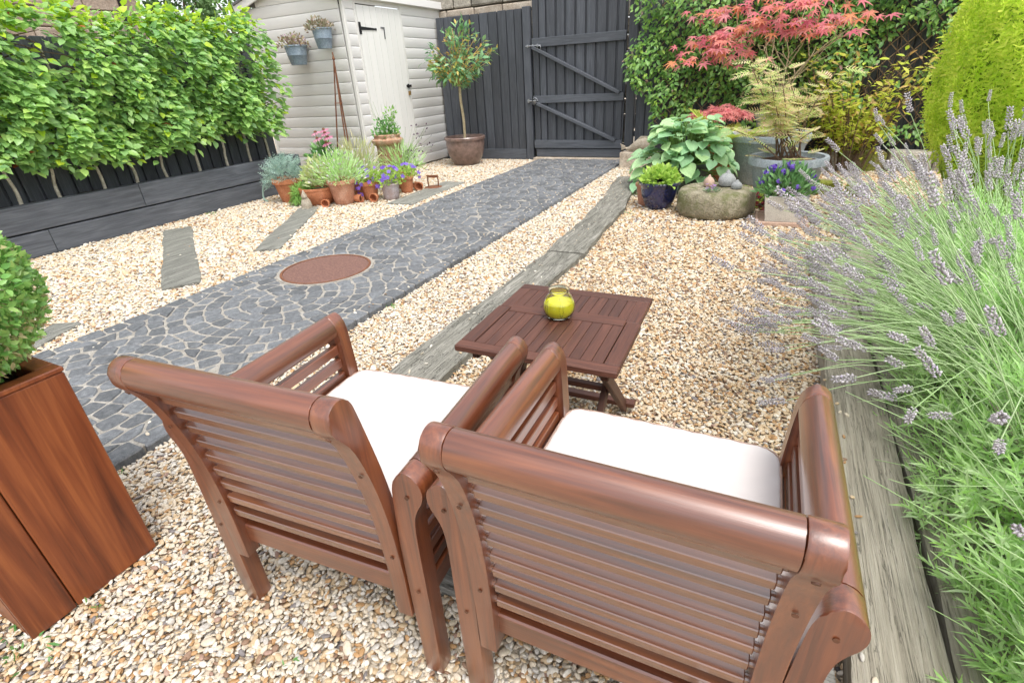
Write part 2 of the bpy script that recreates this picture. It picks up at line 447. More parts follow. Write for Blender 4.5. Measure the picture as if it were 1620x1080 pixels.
seat_c, _n, _p, _o = newmat('cream_canvas')
_mp, _ = objvec(_n, (1, 1, 1)); _a = noise(_n, _mp.outputs[0], 420, 2, .5); _b = noise(_n, _mp.outputs[0], 5, 3, .5)
_r = ramp(_n, [(.3, (.575, .53, .51)), (.7, (.62, .58, .56))]); _n.links.new(_b.outputs[0], _r.inputs[0]); _n.links.new(_r.outputs[0], _p.inputs['Base Color'])
_p.inputs['Roughness'].default_value = .9; _p.inputs['Sheen Weight'].default_value = .1
_c = noise(_n, _mp.outputs[0], 11, 2, .5, .6); _ad = _n.nodes.new('ShaderNodeMath'); _ad.operation = 'MULTIPLY_ADD'; _ad.inputs[1].default_value = .06
_n.links.new(_a.outputs[0], _ad.inputs[0]); _n.links.new(_c.outputs[0], _ad.inputs[2]); bump(_n, _p, _ad.outputs[0], .5, .006)
piping_m = plain('cream_piping', (.36, .25, .20), .85, 0, .2)
bark_grey = stony('pale_beech_bark', (.32, .285, .215), (.47, .43, .34), (.60, .56, .46), 25, .9, .4, .004, 90, .1)
bark_tan = stony('tan_stem', (.30, .24, .14), (.40, .33, .20), (.48, .41, .27), 25, .85, .3, .003, 90, .1)
bark_brown = stony('brown_stem', (.09, .055, .035), (.16, .10, .065), (.24, .17, .12), 25, .9, .4, .004, 90, .1)
stem_green = plain('green_stem', (.19, .30, .08), .6, 0, .3, 0, .2, 20)

# ------------------------------------------------------------------ ground and gravel
def gravel_ground():
    m, n, p, o = newmat('gravel_bed')
    t = n.nodes.new('ShaderNodeTexCoord')
    v = n.nodes.new('ShaderNodeTexVoronoi'); v.inputs['Scale'].default_value = 62; n.links.new(t.outputs['Object'], v.inputs['Vector'])
    sx = n.nodes.new('ShaderNodeSeparateColor'); n.links.new(v.outputs['Color'], sx.inputs[0])
    r = ramp(n, GR, 'CONSTANT'); n.links.new(sx.outputs[0], r.inputs[0])
    n.links.new(r.outputs[0], p.inputs['Base Color']); p.inputs['Roughness'].default_value = .8
    iv = n.nodes.new('ShaderNodeMath'); iv.operation = 'SUBTRACT'; iv.inputs[0].default_value = 1; n.links.new(v.outputs['Distance'], iv.inputs[1])
    bump(n, p, iv.outputs[0], 1.0, .02)
    return m
GR = [(0, (.60, .52, .41)), (.24, (.68, .63, .55)), (.45, (.54, .41, .26)), (.60, (.64, .56, .44)), (.72, (.44, .26, .12)), (.80, (.50, .47, .43)), (.88, (.58, .44, .28)), (.935, (.25, .155, .10)), (.965, (.20, .18, .18)), (.985, (.34, .22, .17))]
gme = mesh_py('ground', [(-60, -60, -.016), (60, -60, -.016), (60, 60, -.016), (-60, 60, -.016)], [(0, 1, 2, 3)])
tag(link('ground', gme, gravel_ground()), kind='structure')

def pebble_mesh(k):
    bm = bmesh.new(); bmesh.ops.create_icosphere(bm, subdivisions=2, radius=1)
    rs = np.random.RandomState(50 + k); D = nrm(rs.normal(size=(5, 3))); A = rs.uniform(.05, .22, 5)
    for v in bm.verts:
        c = np.array(v.co); q = 1 + sum(A[i] * max(0, c @ D[i]) ** 2 for i in range(5)) - .3 * max(0, c @ D[0] * -1) ** 3
        v.co = Vector((c[0] * q * 1.08, c[1] * q * .72, c[2] * q * .36))
    me = bpy.data.meshes.new('pebble'); bm.to_mesh(me); bm.free()
    for p in me.polygons: p.use_smooth = True
    return me
def pebble_mat():
    m, n, p, o = newmat('pebble')
    at = n.nodes.new('ShaderNodeAttribute'); at.attribute_type = 'INSTANCER'; at.attribute_name = 'tone'
    r = ramp(n, GR, 'CONSTANT'); n.links.new(at.outputs['Fac'], r.inputs[0])
    t = n.nodes.new('ShaderNodeTexCoord'); nz = noise(n, t.outputs['Object'], 2.2, 4, .6)
    fr = ramp(n, [(.3, (.78, .76, .72)), (.7, (1.12, 1.12, 1.12))]); n.links.new(nz.outputs[0], fr.inputs[0])
    n.links.new(mixc(n, r.outputs[0], fr.outputs[0], 1.0, 'MULTIPLY'), p.inputs['Base Color'])
    p.inputs['Roughness'].default_value = .62
    return m
PX0, PX1 = -3.63, -2.15          # the cobbled path
PTOP = .034
def gravel():
    P = []; SC = []
    def fill(x0, x1, y0, y1):
        cx = np.array([(x, y) for x in np.arange(x0, x1, .5) for y in np.arange(y0, y1, .5)])
        for bx, by in cx:
            d = math.hypot(bx + .25, by + .25)
            sp = .0115 if d < 2.0 else .013 if d < 3.2 else .017 if d < 5 else .022
            wx = min(.5, x1 - bx); wy = min(.5, y1 - by)
            nx = max(1, int(wx / sp)); ny = max(1, int(wy / sp))
            g = np.stack(np.meshgrid(np.arange(nx), np.arange(ny)), -1).reshape(-1, 2) + RS.rand(nx * ny, 2) * 1.3 - .15
            q = np.stack([bx + g[:, 0] / nx * wx, by + g[:, 1] / ny * wy], 1)
            P.append(q); SC.append(np.full(len(q), sp))
    fill(-6.24, PX0 - .004, -.4, 8.55)
    fill(PX1 + .004, .42, -.2, 8.55)
    fill(.42, 3.0, 4.3, 8.3)
    P = np.concatenate(P); SC = np.concatenate(SC); N = len(P)
    # keep to what the garden's beds leave open
    fwd = P @ np.array([f0.x, f0.y]); side = P @ np.array([r0.x, r0.y])
    keep = (fwd > .1) & (np.abs(side) < 1.6 * fwd + 1.6) & ~((P[:, 0] > .36) & (P[:, 1] < 4.35))
    P = P[keep]; SC = SC[keep]; N = len(P)
    z = RS.uniform(-.010, .001, N)
    ex = []
    for k in range(330):      # stones kicked onto the path's edges and the timbers
        q = RS.rand()
        if q < .3: ex.append((PX1 - abs(RS.normal(0, .10)), RS.uniform(.2, 8), PTOP + .002))
        elif q < .55: ex.append((PX0 + abs(RS.normal(0, .12)), RS.uniform(1, 8), PTOP + .002))
        elif q < .8: yy = RS.uniform(1, 6.8); ex.append((-1.41 - (yy > 3.7) * (yy - 3.7) * .09 + RS.uniform(-.13, .13), yy, .05))
        else: ex.append((.34 + abs(RS.normal(0, .04)), RS.uniform(.4, 4.3), .088))
    ex = np.array(ex); P = np.concatenate([P, ex[:, :2]]); z = np.concatenate([z, ex[:, 2]]); SC = np.concatenate([SC, np.full(len(ex), .0105)]); N = len(P)
    V = np.column_stack([P, z])
    me = bpy.data.meshes.new('gravel'); me.vertices.add(N); me.vertices.foreach_set('co', V.astype(np.float32).ravel())
    rot = np.column_stack([RS.normal(0, .35, N), RS.normal(0, .35, N), RS.uniform(0, 6.28, N)]).astype(np.float32)
    s = (SC * RS.uniform(.45, .95, N))
    big = RS.rand(N) < .02; s[big] *= 1.5
    scl = (s[:, None] * RS.uniform(.8, 1.2, (N, 3))).astype(np.float32)
    tone = RS.rand(N)
    gold = (P[:, 0] > -1.4) & (P[:, 1] > .9) & (RS.rand(N) < .66)
    tone[gold] = np.where(RS.rand(gold.sum()) < .34, RS.uniform(.88, .975, gold.sum()), RS.uniform(.45, .80, gold.sum()))
    pale = (P[:, 0] < -1.7) & (RS.rand(N) < .08); tone[pale] = RS.uniform(0, .45, pale.sum())
    for nm, ty, arr in (('rot', 'FLOAT_VECTOR', rot), ('scl', 'FLOAT_VECTOR', scl), ('tone', 'FLOAT', tone.astype(np.float32))):
        a = me.attributes.new(nm, ty, 'POINT'); a.data.foreach_set('vector' if ty == 'FLOAT_VECTOR' else 'value', arr.ravel())
    a = me.attributes.new('pick', 'INT', 'POINT'); a.data.foreach_set('value', RS.randint(0, 4, N).astype(np.int32))
    o = link('gravel', me, None); tag(o, kind='stuff')
    ng = bpy.data.node_groups.new('gravel', 'GeometryNodeTree')
    ng.interface.new_socket('Geometry', in_out='INPUT', socket_type='NodeSocketGeometry'); ng.interface.new_socket('Geometry', in_out='OUTPUT', socket_type='NodeSocketGeometry')
    gi = ng.nodes.new('NodeGroupInput'); go = ng.nodes.new('NodeGroupOutput'); ip = ng.nodes.new('GeometryNodeInstanceOnPoints'); jn = ng.nodes.new('GeometryNodeJoinGeometry')
    pm = pebble_mat()
    for k in range(4):
        pme = pebble_mesh(k); pme.materials.append(pm); po = bpy.data.objects.new('pebble', pme)
        oi = ng.nodes.new('GeometryNodeObjectInfo'); oi.inputs['Object'].default_value = po; oi.inputs['As Instance'].default_value = True
        ng.links.new(oi.outputs['Geometry'], jn.inputs[0])
    def attr(nm, ty):
        q = ng.nodes.new('GeometryNodeInputNamedAttribute'); q.data_type = ty; q.inputs['Name'].default_value = nm; return q
    e2r = ng.nodes.new('FunctionNodeEulerToRotation'); ng.links.new(attr('rot', 'FLOAT_VECTOR').outputs['Attribute'], e2r.inputs[0])
    ng.links.new(e2r.outputs[0], ip.inputs['Rotation']); ng.links.new(attr('scl', 'FLOAT_VECTOR').outputs['Attribute'], ip.inputs['Scale'])
    ng.links.new(attr('pick', 'INT').outputs['Attribute'], ip.inputs['Instance Index']); ip.inputs['Pick Instance'].default_value = True
    ng.links.new(gi.outputs[0], ip.inputs['Points']); ng.links.new(jn.outputs[0], ip.inputs['Instance']); ng.links.new(ip.outputs[0], go.inputs[0])
    md = o.modifiers.new('gravel', 'NODES'); md.node_group = ng
gravel()

# ------------------------------------------------------------------ the path of granite setts
sett_m = stony('dark_granite_sett', (.085, .090, .097), (.135, .142, .151), (.21, .216, .226), 40, .62, .5, .004, 260, .24)
joint_m = stony('sandy_joint', (.23, .21, .18), (.335, .31, .27), (.45, .42, .375), 30, .95, .7, .006, 200, 0)
MH = (-3.06, 2.785, .335)
FANS = [-.5 + 1.37 * k for k in range(8)]
FANS = [y - .03 for y in FANS]
def clip(poly, px, py, nx, ny):
    out = []; k = len(poly)
    for i in range(k):
        a = poly[i]; b = poly[(i + 1) % k]
        da = (a[0] - px) * nx + (a[1] - py) * ny; db = (b[0] - px) * nx + (b[1] - py) * ny
        if da <= 0: out.append(a)
        if (da < 0 < db) or (db < 0 < da):
            t = da / (da - db); out.append((a[0] + (b[0] - a[0]) * t, a[1] + (b[1] - a[1]) * t))
    return out
def path():
    Y0, Y1 = -.25, 8.42
    seeds = []; s = .112
    x0, x1 = PX0, PX1
    yy = Y0 + .05
    while yy < Y1: seeds.append((x1 - .062 + random.uniform(-.006, .006), yy, 1, 0)); yy += random.uniform(.105, .14)
    yy = Y0 + .05
    while yy < Y1: seeds.append((x0 + .06 + random.uniform(-.006, .006), yy, 1, 0)); yy += random.uniform(.11, .15)
    cx = (x0 + x1) / 2 - .02; RM = .76
    def owner(x, y):
        best = None
        for i, fy in enumerate(FANS):
            if math.hypot(x - cx, y - fy) < RM: best = i
        if best is None: best = min(range(len(FANS)), key=lambda i: math.hypot(x - cx, y - FANS[i] + .3))
        return best
    for i, fy in enumerate(FANS):
        r = .06; ring = 0
        seeds_c = [(cx, fy)]
        while r < 1.3:
            r += s * .97 if ring else .05
            k = max(5, int(round(2 * math.pi * r / (s * 1.06)))); a0 = random.uniform(0, 6.28)
            for q in range(k):
                a = a0 + 2 * math.pi * (q + random.uniform(-.05, .05)) / k; rr = r + random.uniform(-.004, .004)
                seeds_c.append((cx + rr * math.cos(a), fy + rr * math.sin(a)))
            ring += 1
        for x, y in seeds_c:
            if not (x0 + .125 < x < x1 - .125 and Y0 + .04 < y < Y1 - .04): continue
            if owner(x, y) != i or math.hypot(x - MH[0], y - MH[1]) < MH[2] + .05: continue
            q = math.hypot(x - cx, y - fy); seeds.append((x, y, (x - cx) / q, (y - fy) / q) if q > .01 else (x, y, 1, 0))
    A = np.array(seeds)
    # thin pairs that crowd each other
    keep = np.ones(len(A), bool)
    for i in range(len(A)):
        if keep[i]:
            d = np.hypot(A[:, 0] - A[i, 0], A[:, 1] - A[i, 1]); d[i] = 9
            close = (d < .074) & keep; close[:i] = False; keep[close] = False
    A = A[keep]
    add = []
    for x in np.arange(x0 + .13, x1 - .12, .02):
        for y in np.arange(Y0 + .05, Y1 - .05, .02):
            if math.hypot(x - MH[0], y - MH[1]) < MH[2] + .055: continue
            B = A[:, :2] if not add else np.concatenate([A[:, :2], np.array(add)[:, :2]])
            if np.hypot(B[:, 0] - x, B[:, 1] - y).min() > .083:
                fy = FANS[owner(x, y)]; q = math.hypot(x - cx, y - fy) + 1e-6; add.append((x, y, (x - cx) / q, (y - fy) / q))
    if add: A = np.concatenate([A, np.array(add)])
    bm = bmesh.new(); bm_box(bm, ((x0 + x1) / 2, (Y0 + Y1) / 2, -.0165), (x1 - x0 - .03, Y1 - Y0, .090), .004)
    pth = link('path', bm_mesh('path', bm), joint_m); tag(pth, kind='structure')
    cells = []; U = A[:, 2:]; K = 3.0
    for i, (sx, sy) in enumerate(A[:, :2]):
        poly = [(sx - .11, sy - .11), (sx + .11, sy - .11), (sx + .11, sy + .11), (sx - .11, sy + .11)]
        poly = clip(poly, x1, sy, 1, 0); poly = clip(poly, x0, sy, -1, 0)
        d = np.hypot(A[:, 0] - sx, A[:, 1] - sy)
        for j in np.argsort(d)[1:16]:
            mx, my = (A[j, 0] + sx) / 2, (A[j, 1] + sy) / 2; ex, ey = A[j, 0] - sx, A[j, 1] - sy
            pi, pj = ex * U[i, 0] + ey * U[i, 1], ex * U[j, 0] + ey * U[j, 1]
            nx = ex + K * .5 * (pi * U[i, 0] + pj * U[j, 0]); ny = ey + K * .5 * (pi * U[i, 1] + pj * U[j, 1]); q = math.hypot(nx, ny); nx /= q; ny /= q
            g = random.uniform(.0040, .0070); poly = clip(poly, mx - nx * g, my - ny * g, nx, ny)
            if len(poly) < 3: break
        dm = math.hypot(sx - MH[0], sy - MH[1])
        if dm < .6:
            for k in (-.25, 0, .25):
                a = math.atan2(sy - MH[1], sx - MH[0]) + k; q = MH[2] + .025
                poly = clip(poly, MH[0] + q * math.cos(a), MH[1] + q * math.sin(a), -math.cos(a), -math.sin(a))
        if len(poly) < 3: continue
        ar = .5 * abs(sum(poly[k][0] * poly[(k + 1) % len(poly)][1] - poly[(k + 1) % len(poly)][0] * poly[k][1] for k in range(len(poly))))
        if ar < .0016: continue
        cells.append((sx, sy, poly))
    def sett_vf(sx, sy, poly):
        # cut each corner a little
        q = []; k = len(poly)
        for i in range(k):
            a, b, c = poly[i - 1], poly[i], poly[(i + 1) % k]
            la = math.hypot(a[0] - b[0], a[1] - b[1]); lc = math.hypot(c[0] - b[0], c[1] - b[1])
            if la < .006: continue
            e = min(.009 * random.uniform(.5, 1.4), la * .3); f = min(.009 * random.uniform(.5, 1.4), lc * .3)
            q.append((b[0] + (a[0] - b[0]) * e / la, b[1] + (a[1] - b[1]) * e / la))
            if lc > .006: q.append((b[0] + (c[0] - b[0]) * f / lc, b[1] + (c[1] - b[1]) * f / lc))
        k = len(q); V = []; mx = sum(a for a, b in q) / k; my = sum(b for a, b in q) / k
        tx, ty = random.gauss(0, .02), random.gauss(0, .02); dz = random.gauss(0, .002)
        for a, b in q: V.append((a - sx, b - sy, -.04))
        for a, b in q: V.append((a - sx + random.uniform(-.0015, .0015), b - sy + random.uniform(-.0015, .0015), PTOP - .007 + dz + tx * (a - mx) + ty * (b - my)))
        for a, b in q:
            V.append((mx + (a - mx) * .90 - sx, my + (b - my) * .90 - sy, PTOP + dz + tx * (a - mx) + ty * (b - my) + random.uniform(-.0016, .0012)))
        V.append((mx - sx, my - sy, PTOP + .001 + dz))
        F = []
        for i in range(k):
            j = (i + 1) % k
            F += [(i, j, k + j), (i, k + j, k + i), (k + i, k + j, 2 * k + j), (k + i, 2 * k + j, 2 * k + i), (2 * k + i, 2 * k + j, 3 * k)]
        return V, F
    cells.sort(key=lambda c: math.hypot(c[0] + .6, c[1] - .2))
    vis = [c for c in cells if c[1] > .35]
    named = set(id(c) for c in vis[:300]); rest = []
    for c in cells:
        V, F = sett_vf(*c)
        if id(c) in named:
            me = mesh_py('sett', V, F, False); link('sett', me, sett_m, pth, (c[0], c[1], 0))
        else:
            rest.append((np.array(V) + np.array([c[0], c[1], 0]), np.array(F)))
    V, F = join(rest); me = mesh_np('sett_paving', V, F)
    tag(link('sett_paving', me, sett_far, pth), kind='stuff')
sett_far, _n, _p, _o = newmat('granite_setts_many')
_g = _n.nodes.new('ShaderNodeNewGeometry'); _t = _n.nodes.new('ShaderNodeTexCoord')
_a = noise(_n, _t.outputs['Object'], 30, 6, .65); _b = noise(_n, _t.outputs['Object'], 230, 3, .6)
_r = ramp(_n, [(.3, (.085, .090, .097)), (.5, (.135, .142, .151)), (.72, (.21, .216, .226))]); _n.links.new(_a.outputs[0], _r.inputs[0])
_mr = _n.nodes.new('ShaderNodeMapRange'); _mr.inputs['To Min'].default_value = .72; _mr.inputs['To Max'].default_value = 1.28; _n.links.new(_g.outputs['Random Per Island'], _mr.inputs[0])
_h = _n.nodes.new('ShaderNodeHueSaturation'); _n.links.new(_r.outputs[0], _h.inputs['Color']); _n.links.new(_mr.outputs[0], _h.inputs['Value']); _n.links.new(_h.outputs[0], _p.inputs['Base Color'])
_p.inputs['Roughness'].default_value = .62; bump(_n, _p, _b.outputs[0], .45, .004)
path()
def manhole():
    t = thing('manhole_cover', 'round brick-red inset cover with a thin metal rim set in the cobbled path', 'manhole cover', (MH[0], MH[1], PTOP))
    lathe('rim', rust, t, [(MH[2] + .012, -.03), (MH[2] + .012, .004), (MH[2] - .006, .004), (MH[2] - .006, -.004)], 56, cap=False)
    m, n, p, o = newmat('red_paver_inset')
    tc = n.nodes.new('ShaderNodeTexCoord'); mp = n.nodes.new('ShaderNodeMapping'); mp.inputs['Rotation'].default_value = (0, 0, R(20)); n.links.new(tc.outputs['Object'], mp.inputs[0])
    br = n.nodes.new('ShaderNodeTexBrick'); br.inputs['Scale'].default_value = 22; br.inputs['Mortar Size'].default_value = .03
    br.inputs['Color1'].default_value = (.22, .115, .085, 1); br.inputs['Color2'].default_value = (.16, .082, .064, 1); br.inputs['Mortar'].default_value = (.12, .07, .06, 1)
    n.links.new(mp.outputs[0], br.inputs['Vector'])
    nz = noise(n, tc.outputs['Object'], 60, 5, .7); fr = ramp(n, [(.3, (.7, .7, .7)), (.7, (1.35, 1.3, 1.3))]); n.links.new(nz.outputs[0], fr.inputs[0])
    n.links.new(mixc(n, br.outputs['Color'], fr.outputs[0], 1, 'MULTIPLY'), p.inputs['Base Color']); p.inputs['Roughness'].default_value = .9
    bump(n, p, nz.outputs[0], .6, .006)
    lathe('inset', m, t, [(MH[2] - .008, -.03), (MH[2] - .008, 0), (.001, .001)], 56)
    lathe('joint_ring', joint_m, t, [(MH[2] + .035, -.02), (MH[2] + .032, .001), (MH[2] + .013, .001)], 56, cap=False)
manhole()

# ------------------------------------------------------------------ timbers and slabs laid in the gravel
def timber(name, label, cat, mat, pts, wd, th, z, wob=.012, n=40, group=None):
    """a worn plank along a polyline of (x, y); rough edges and a lumpy top"""
    pts = [Vector((a, b, 0)) for a, b in pts]
    L = [0]
    for a, b in zip(pts, pts[1:]): L.append(L[-1] + (b - a).length)
    root = pts[0]; V = []; F = []; m = 7
    def at(t):
        for i in range(len(pts) - 1):
            if t <= L[i + 1] + 1e-6:
                u = (t - L[i]) / (L[i + 1] - L[i]); return pts[i].lerp(pts[i + 1], u), (pts[i + 1] - pts[i]).normalized()
    ph = [random.uniform(0, 6.28) for _ in range(6)]
    for k in range(n + 1):
        t = L[-1] * k / n; c, d = at(t); s = Vector((d.y, -d.x, 0))
        el = wob * (math.sin(t * 5 + ph[0]) + .6 * math.sin(t * 13 + ph[1]) + .5 * random.uniform(-1, 1))
        er = wob * (math.sin(t * 4.2 + ph[2]) + .6 * math.sin(t * 11 + ph[3]) + .5 * random.uniform(-1, 1))
        a = -wd / 2 + el; b = wd / 2 + er
        off = random.uniform(-1, 1) * wob * .6 if k in (0, n) else 0
        c = c + d * off - root
        row = [c + s * a + Vector((0, 0, z - th)), c + s * a + Vector((0, 0, z - .006 - abs(random.gauss(0, wob * .12))))]
        for j in range(m):
            u = (j + .5) / m; row.append(c + s * (a + (b - a) * (.06 + .88 * u)) + Vector((0, 0, z + random.gauss(0, wob * .12))))
        row += [c + s * b + Vector((0, 0, z - .006 - abs(random.gauss(0, wob * .12)))), c + s * b + Vector((0, 0, z - th))]
        V += row
    w_ = m + 4
    for k in range(n):
        for j in range(w_ - 1): F.append((k * w_ + j, (k + 1) * w_ + j, (k + 1) * w_ + j + 1, k * w_ + j + 1))
    F.append(tuple(range(w_))); F.append(tuple(range(n * w_, n * w_ + w_))[::-1])
    me = mesh_py(name, V, F, True); me.set_sharp_from_angle(angle=R(50))
    o = link(name, me, mat, None, tuple(root)); tag(o, label, cat, group); return o
timber('timber_sleeper', 'long rotted grey sleeper end beside the table, nearest the chairs', 'sleeper', old_y, [(-1.42, .95), (-1.41, 2.2), (-1.385, 3.66)], .29, .07, .045, .008, 70, 'old timbers along the gravel')
timber('timber_sleeper', 'old grey sleeper running on past the crack towards the gate, by the blue pot', 'sleeper', old_y, [(-1.385, 3.68), (-1.47, 5.2), (-1.70, 6.95)], .30, .07, .05, .009, 70, 'old timbers along the gravel')
timber('timber_step', 'worn plank half hidden under the right armchair', 'sleeper', grey_x, [(-.72, .86), (.32, .92)], .22, .06, .03, .006, 30)
SLG = 'flat planks laid in the left gravel'
timber('gravel_plank', 'short grey plank nearest the box ball, mostly hidden by its leaves', 'plank', plank_y, [(-3.86, 1.02), (-4.05, 1.42)], .20, .05, .014, .008, 14, SLG)
timber('gravel_plank', 'pale split plank lying alone between the raised bed and the manhole', 'plank', plank_y, [(-3.95, 2.16), (-5.82, 3.36)], .27, .05, .016, .006, 34, SLG)
timber('gravel_plank', 'grey plank running from the terracotta bowl to the path edge', 'plank', plank_y, [(-4.08, 3.07), (-5.06, 4.56)], .25, .05, .016, .008, 30, SLG)
timber('gravel_plank', 'smooth greenish plank in front of the violas, farthest along the path', 'plank', plank_y, [(-4.02, 4.98), (-4.09, 6.38)], .36, .05, .016, .004, 26, SLG)
# edging sleepers of the lavender bed
timber('edging_sleeper', 'pale weathered sleeper edging the lavender bed, gravel side', 'sleeper', grey_y, [(.428, .2), (.445, 2.3), (.44, 4.35)], .20, .12, .085, .004, 60, 'sleepers edging the lavender')
timber('edging_sleeper', 'second weathered sleeper under the lavender leaves', 'sleeper', grey_y, [(.64, .2), (.655, 2.3), (.65, 4.35)], .19, .12, .078, .004, 60, 'sleepers edging the lavender')
# soil of the bed
V = [(.70, -.4, .02), (4, -.4, .02), (4, 4.4, .02), (.70, 4.4, .02)]
tag(link('bed_soil', mesh_py('bed_soil', V, [(0, 1, 2, 3)]), soil), kind='structure')

# ------------------------------------------------------------------ raised bed, back fence and beech hedge on the left
BX = -6.24
def raised_bed():
    t = thing('raised_bed', 'long black stained timber bed holding the beech hedge', 'raised bed', (BX, 0, 0))
    for (y0, y1, z0, z1, dx) in ((-.6, 2.40, 0, .222, .0), (2.404, 5.66, 0, .222, .003), (-.6, 3.36, .236, .475, .004), (3.364, 5.66, .236, .475, 0)):
        box('sleeper', black_y, t, (-.06 - dx, (y0 + y1) / 2, (z0 + z1) / 2), (.12, y1 - y0, z1 - z0), .008, None, 2)
    for z0, z1 in ((0, .222), (.236, .475)): box('end_sleeper', black_h, t, (-.40, 5.60, (z0 + z1) / 2), (.55, .11, z1 - z0), .008, None, 2)
    box('backing', black_y, t, (-.11, 2.5, .22), (.02, 6.2, .40), .002)
    nx, ny = 8, 90; V = []; F = []
    for j in range(ny + 1):
        for i in range(nx + 1): V.append((-.12 - .6 * i / nx, -.6 + 6.15 * j / ny, .435 + random.gauss(0, .007)))
    for j in range(ny):
        for i in range(nx): F.append((j * 9 + i, j * 9 + i + 1, j * 9 + 10 + i, j * 9 + 9 + i))
    link('soil', mesh_py('soil', V, F, True), soil, t)
raised_bed()
def left_fence():
    t = thing('board_fence', 'dark board fence standing behind the beech hedge', 'fence', (-6.68, 0, 0))
    y = -.4
    while y < 5.62:
        wd = .125 + random.uniform(-.004, .004)
        box('board', black_v, t, (random.uniform(-.004, .004), y + wd / 2, .95), (.022, wd, 1.90), .003)
        box('back_board', black_v, t, (-.024, y + wd + .011, .95), (.018, .10, 1.88), .002)
        y += wd + .022
    for z in (.35, 1.75): box('rail', black_y, t, (-.045, 2.65, z), (.05, 6.1, .09), .003)
    for y in (.2, 2.0, 3.8, 5.6): box('post', black_v, t, (-.10, y, .95), (.075, .075, 1.9), .004)
left_fence()
beech_m = leafmat('beech_leaf', [(.23, .43, .12), (.31, .54, .15), (.39, .63, .18), (.28, .50, .19), (.46, .69, .18), (.33, .57, .16), (.24, .45, .18), (.54, .74, .19)], .42, .32, .6)
beech_new = leafmat('beech_young_leaf', [(.42, .64, .04), (.50, .70, .05), (.58, .74, .07), (.40, .60, .07)], .45, .42, .4)
beech_red = leafmat('beech_red_leaf', [(.45, .10, .05), (.5, .2, .06)], .4, .5)
TB = T_leaf(.30, .07, .08)
beech_me = mesh_np('leaf', *TB); beech_me.materials.append(beech_m)
def beech(i, y, ytop, lean, label, y0, y1):
    t = thing('beech_tree', label, 'hedge tree', (-6.44, y, .43), 0, 'pleached beeches in the raised bed')
    dy = ytop - y
    pts = [(0, 0, -.05), (.01 + random.uniform(-.02, .02), dy * .25 + random.uniform(-.02, .02), .15), (.03, dy * .6, .33 + random.uniform(-.02, .02)), (.0, dy * 1.2, .75), (-.02, dy * 1.5, 1.35)]
    pts = spline([tuple(p) for p in pts], 4, False)
    rr = [.019 - .011 * k / (len(pts) - 1) for k in range(len(pts))]
    tubes('trunk', bark_grey, t, [(pts, rr)], 7)
    br = []
    for k in range(12):
        z = random.uniform(.55, 1.4); s = random.choice((-1, 1)); L = random.uniform(.2, .42)
        c = Vector((0, dy * (1 + .4 * z), z))
        br.append(([c, c + Vector((.06, s * L * .5, .06)), c + Vector((random.uniform(-.05, .18), s * L, .1))], [.007, .005, .003]))
    tag(tubes('branches', bark_brown, t, br, 5), kind='stuff')
    # foliage: a slab of leaves, thickest on the garden side, ragged at top and bottom
    W = y1 - y0; n = int(1150 * W / .38)
    py = RS.uniform(y0 - .08, y1 + .08, n) - y
    front = RS.rand(n) < .62
    zb = .34 + .03 * np.maximum(0, py + y - 3) + .07 * np.sin(py * 9 + i) + rnd(n, -.05, .08); zt = 1.67 + .02 * (py + y - 3) + .06 * np.sin(py * 7 + 2 * i) + rnd(n, -.10, .07)
    pz = zb + (zt - zb) * RS.rand(n)
    bul = .06 * np.sin((py + y) * 6.1 + pz * 5) + .05 * np.sin((py + y) * 13 - pz * 9)
    px = np.where(front, .23 + bul + rnd(n, -.07, .07), RS.uniform(-.14, .22, n))
    edge = np.clip((pz - zt + .22) / .22, 0, 1); px = px * (1 - .55 * edge)
    # a few openings through to the fence
    hole = np.zeros(n, bool)
    for hy, hz, hr in ((2.98, 1.40, .13), (3.06, 1.26, .12), (5.05, 1.15, .10), (5.2, 1.35, .09), (4.5, 1.05, .07)):
        hole |= ((py + y - hy) ** 2 * .5 + (pz - hz) ** 2) < hr ** 2
    k = ~hole | (RS.rand(n) < .12); py, pz, px, zt, front, edge = py[k], pz[k], px[k], zt[k], front[k], edge[k]; n = len(py)
    pos = np.column_stack([px, py, pz])
    d = np.column_stack([.75 + rnd(n, -.5, .5), rnd(n, -1.1, 1.1), -.45 + rnd(n, -.5, .6) + edge * .9])
    nv = np.column_stack([.75 + rnd(n, -.4, .4), rnd(n, -.45, .45), .9 + rnd(n, -.35, .35)])
    sz = RS.uniform(.062, .116, n)
    young = (edge > .45) & (RS.rand(n) < .6) | (RS.rand(n) < .05)
    order = np.argsort(-(px - .1 * edge) * front * (~young)); own = order[:120]
    for q in own: place_leaf(beech_me, 'leaf', t, pos[q], d[q], nv[q], sz[q] * 1.06)
    mask = np.ones(n, bool); mask[own] = False
    red = mask & (RS.rand(n) < .004); a = mask & ~young & ~red; b = mask & young & ~red
    if red.any(): tag(leaves('red_leaves', beech_red, t, cloud(TB, pos[red], d[red], nv[red], sz[red])), kind='stuff')
    tag(leaves('foliage', beech_m, t, cloud(TB, pos[a], d[a], nv[a], sz[a])), kind='stuff')
    tag(leaves('young_foliage', beech_new, t, cloud(TB, pos[b], d[b], nv[b], sz[b])), kind='stuff')
    return t
TR = [(1.55, 1.55), (1.98, 1.96), (2.36, 2.33), (2.70, 2.73), (3.12, 3.09), (3.46, 3.41), (3.83, 3.79), (4.24, 4.20), (4.64, 4.63), (5.00, 4.96), (5.32, 5.25)]
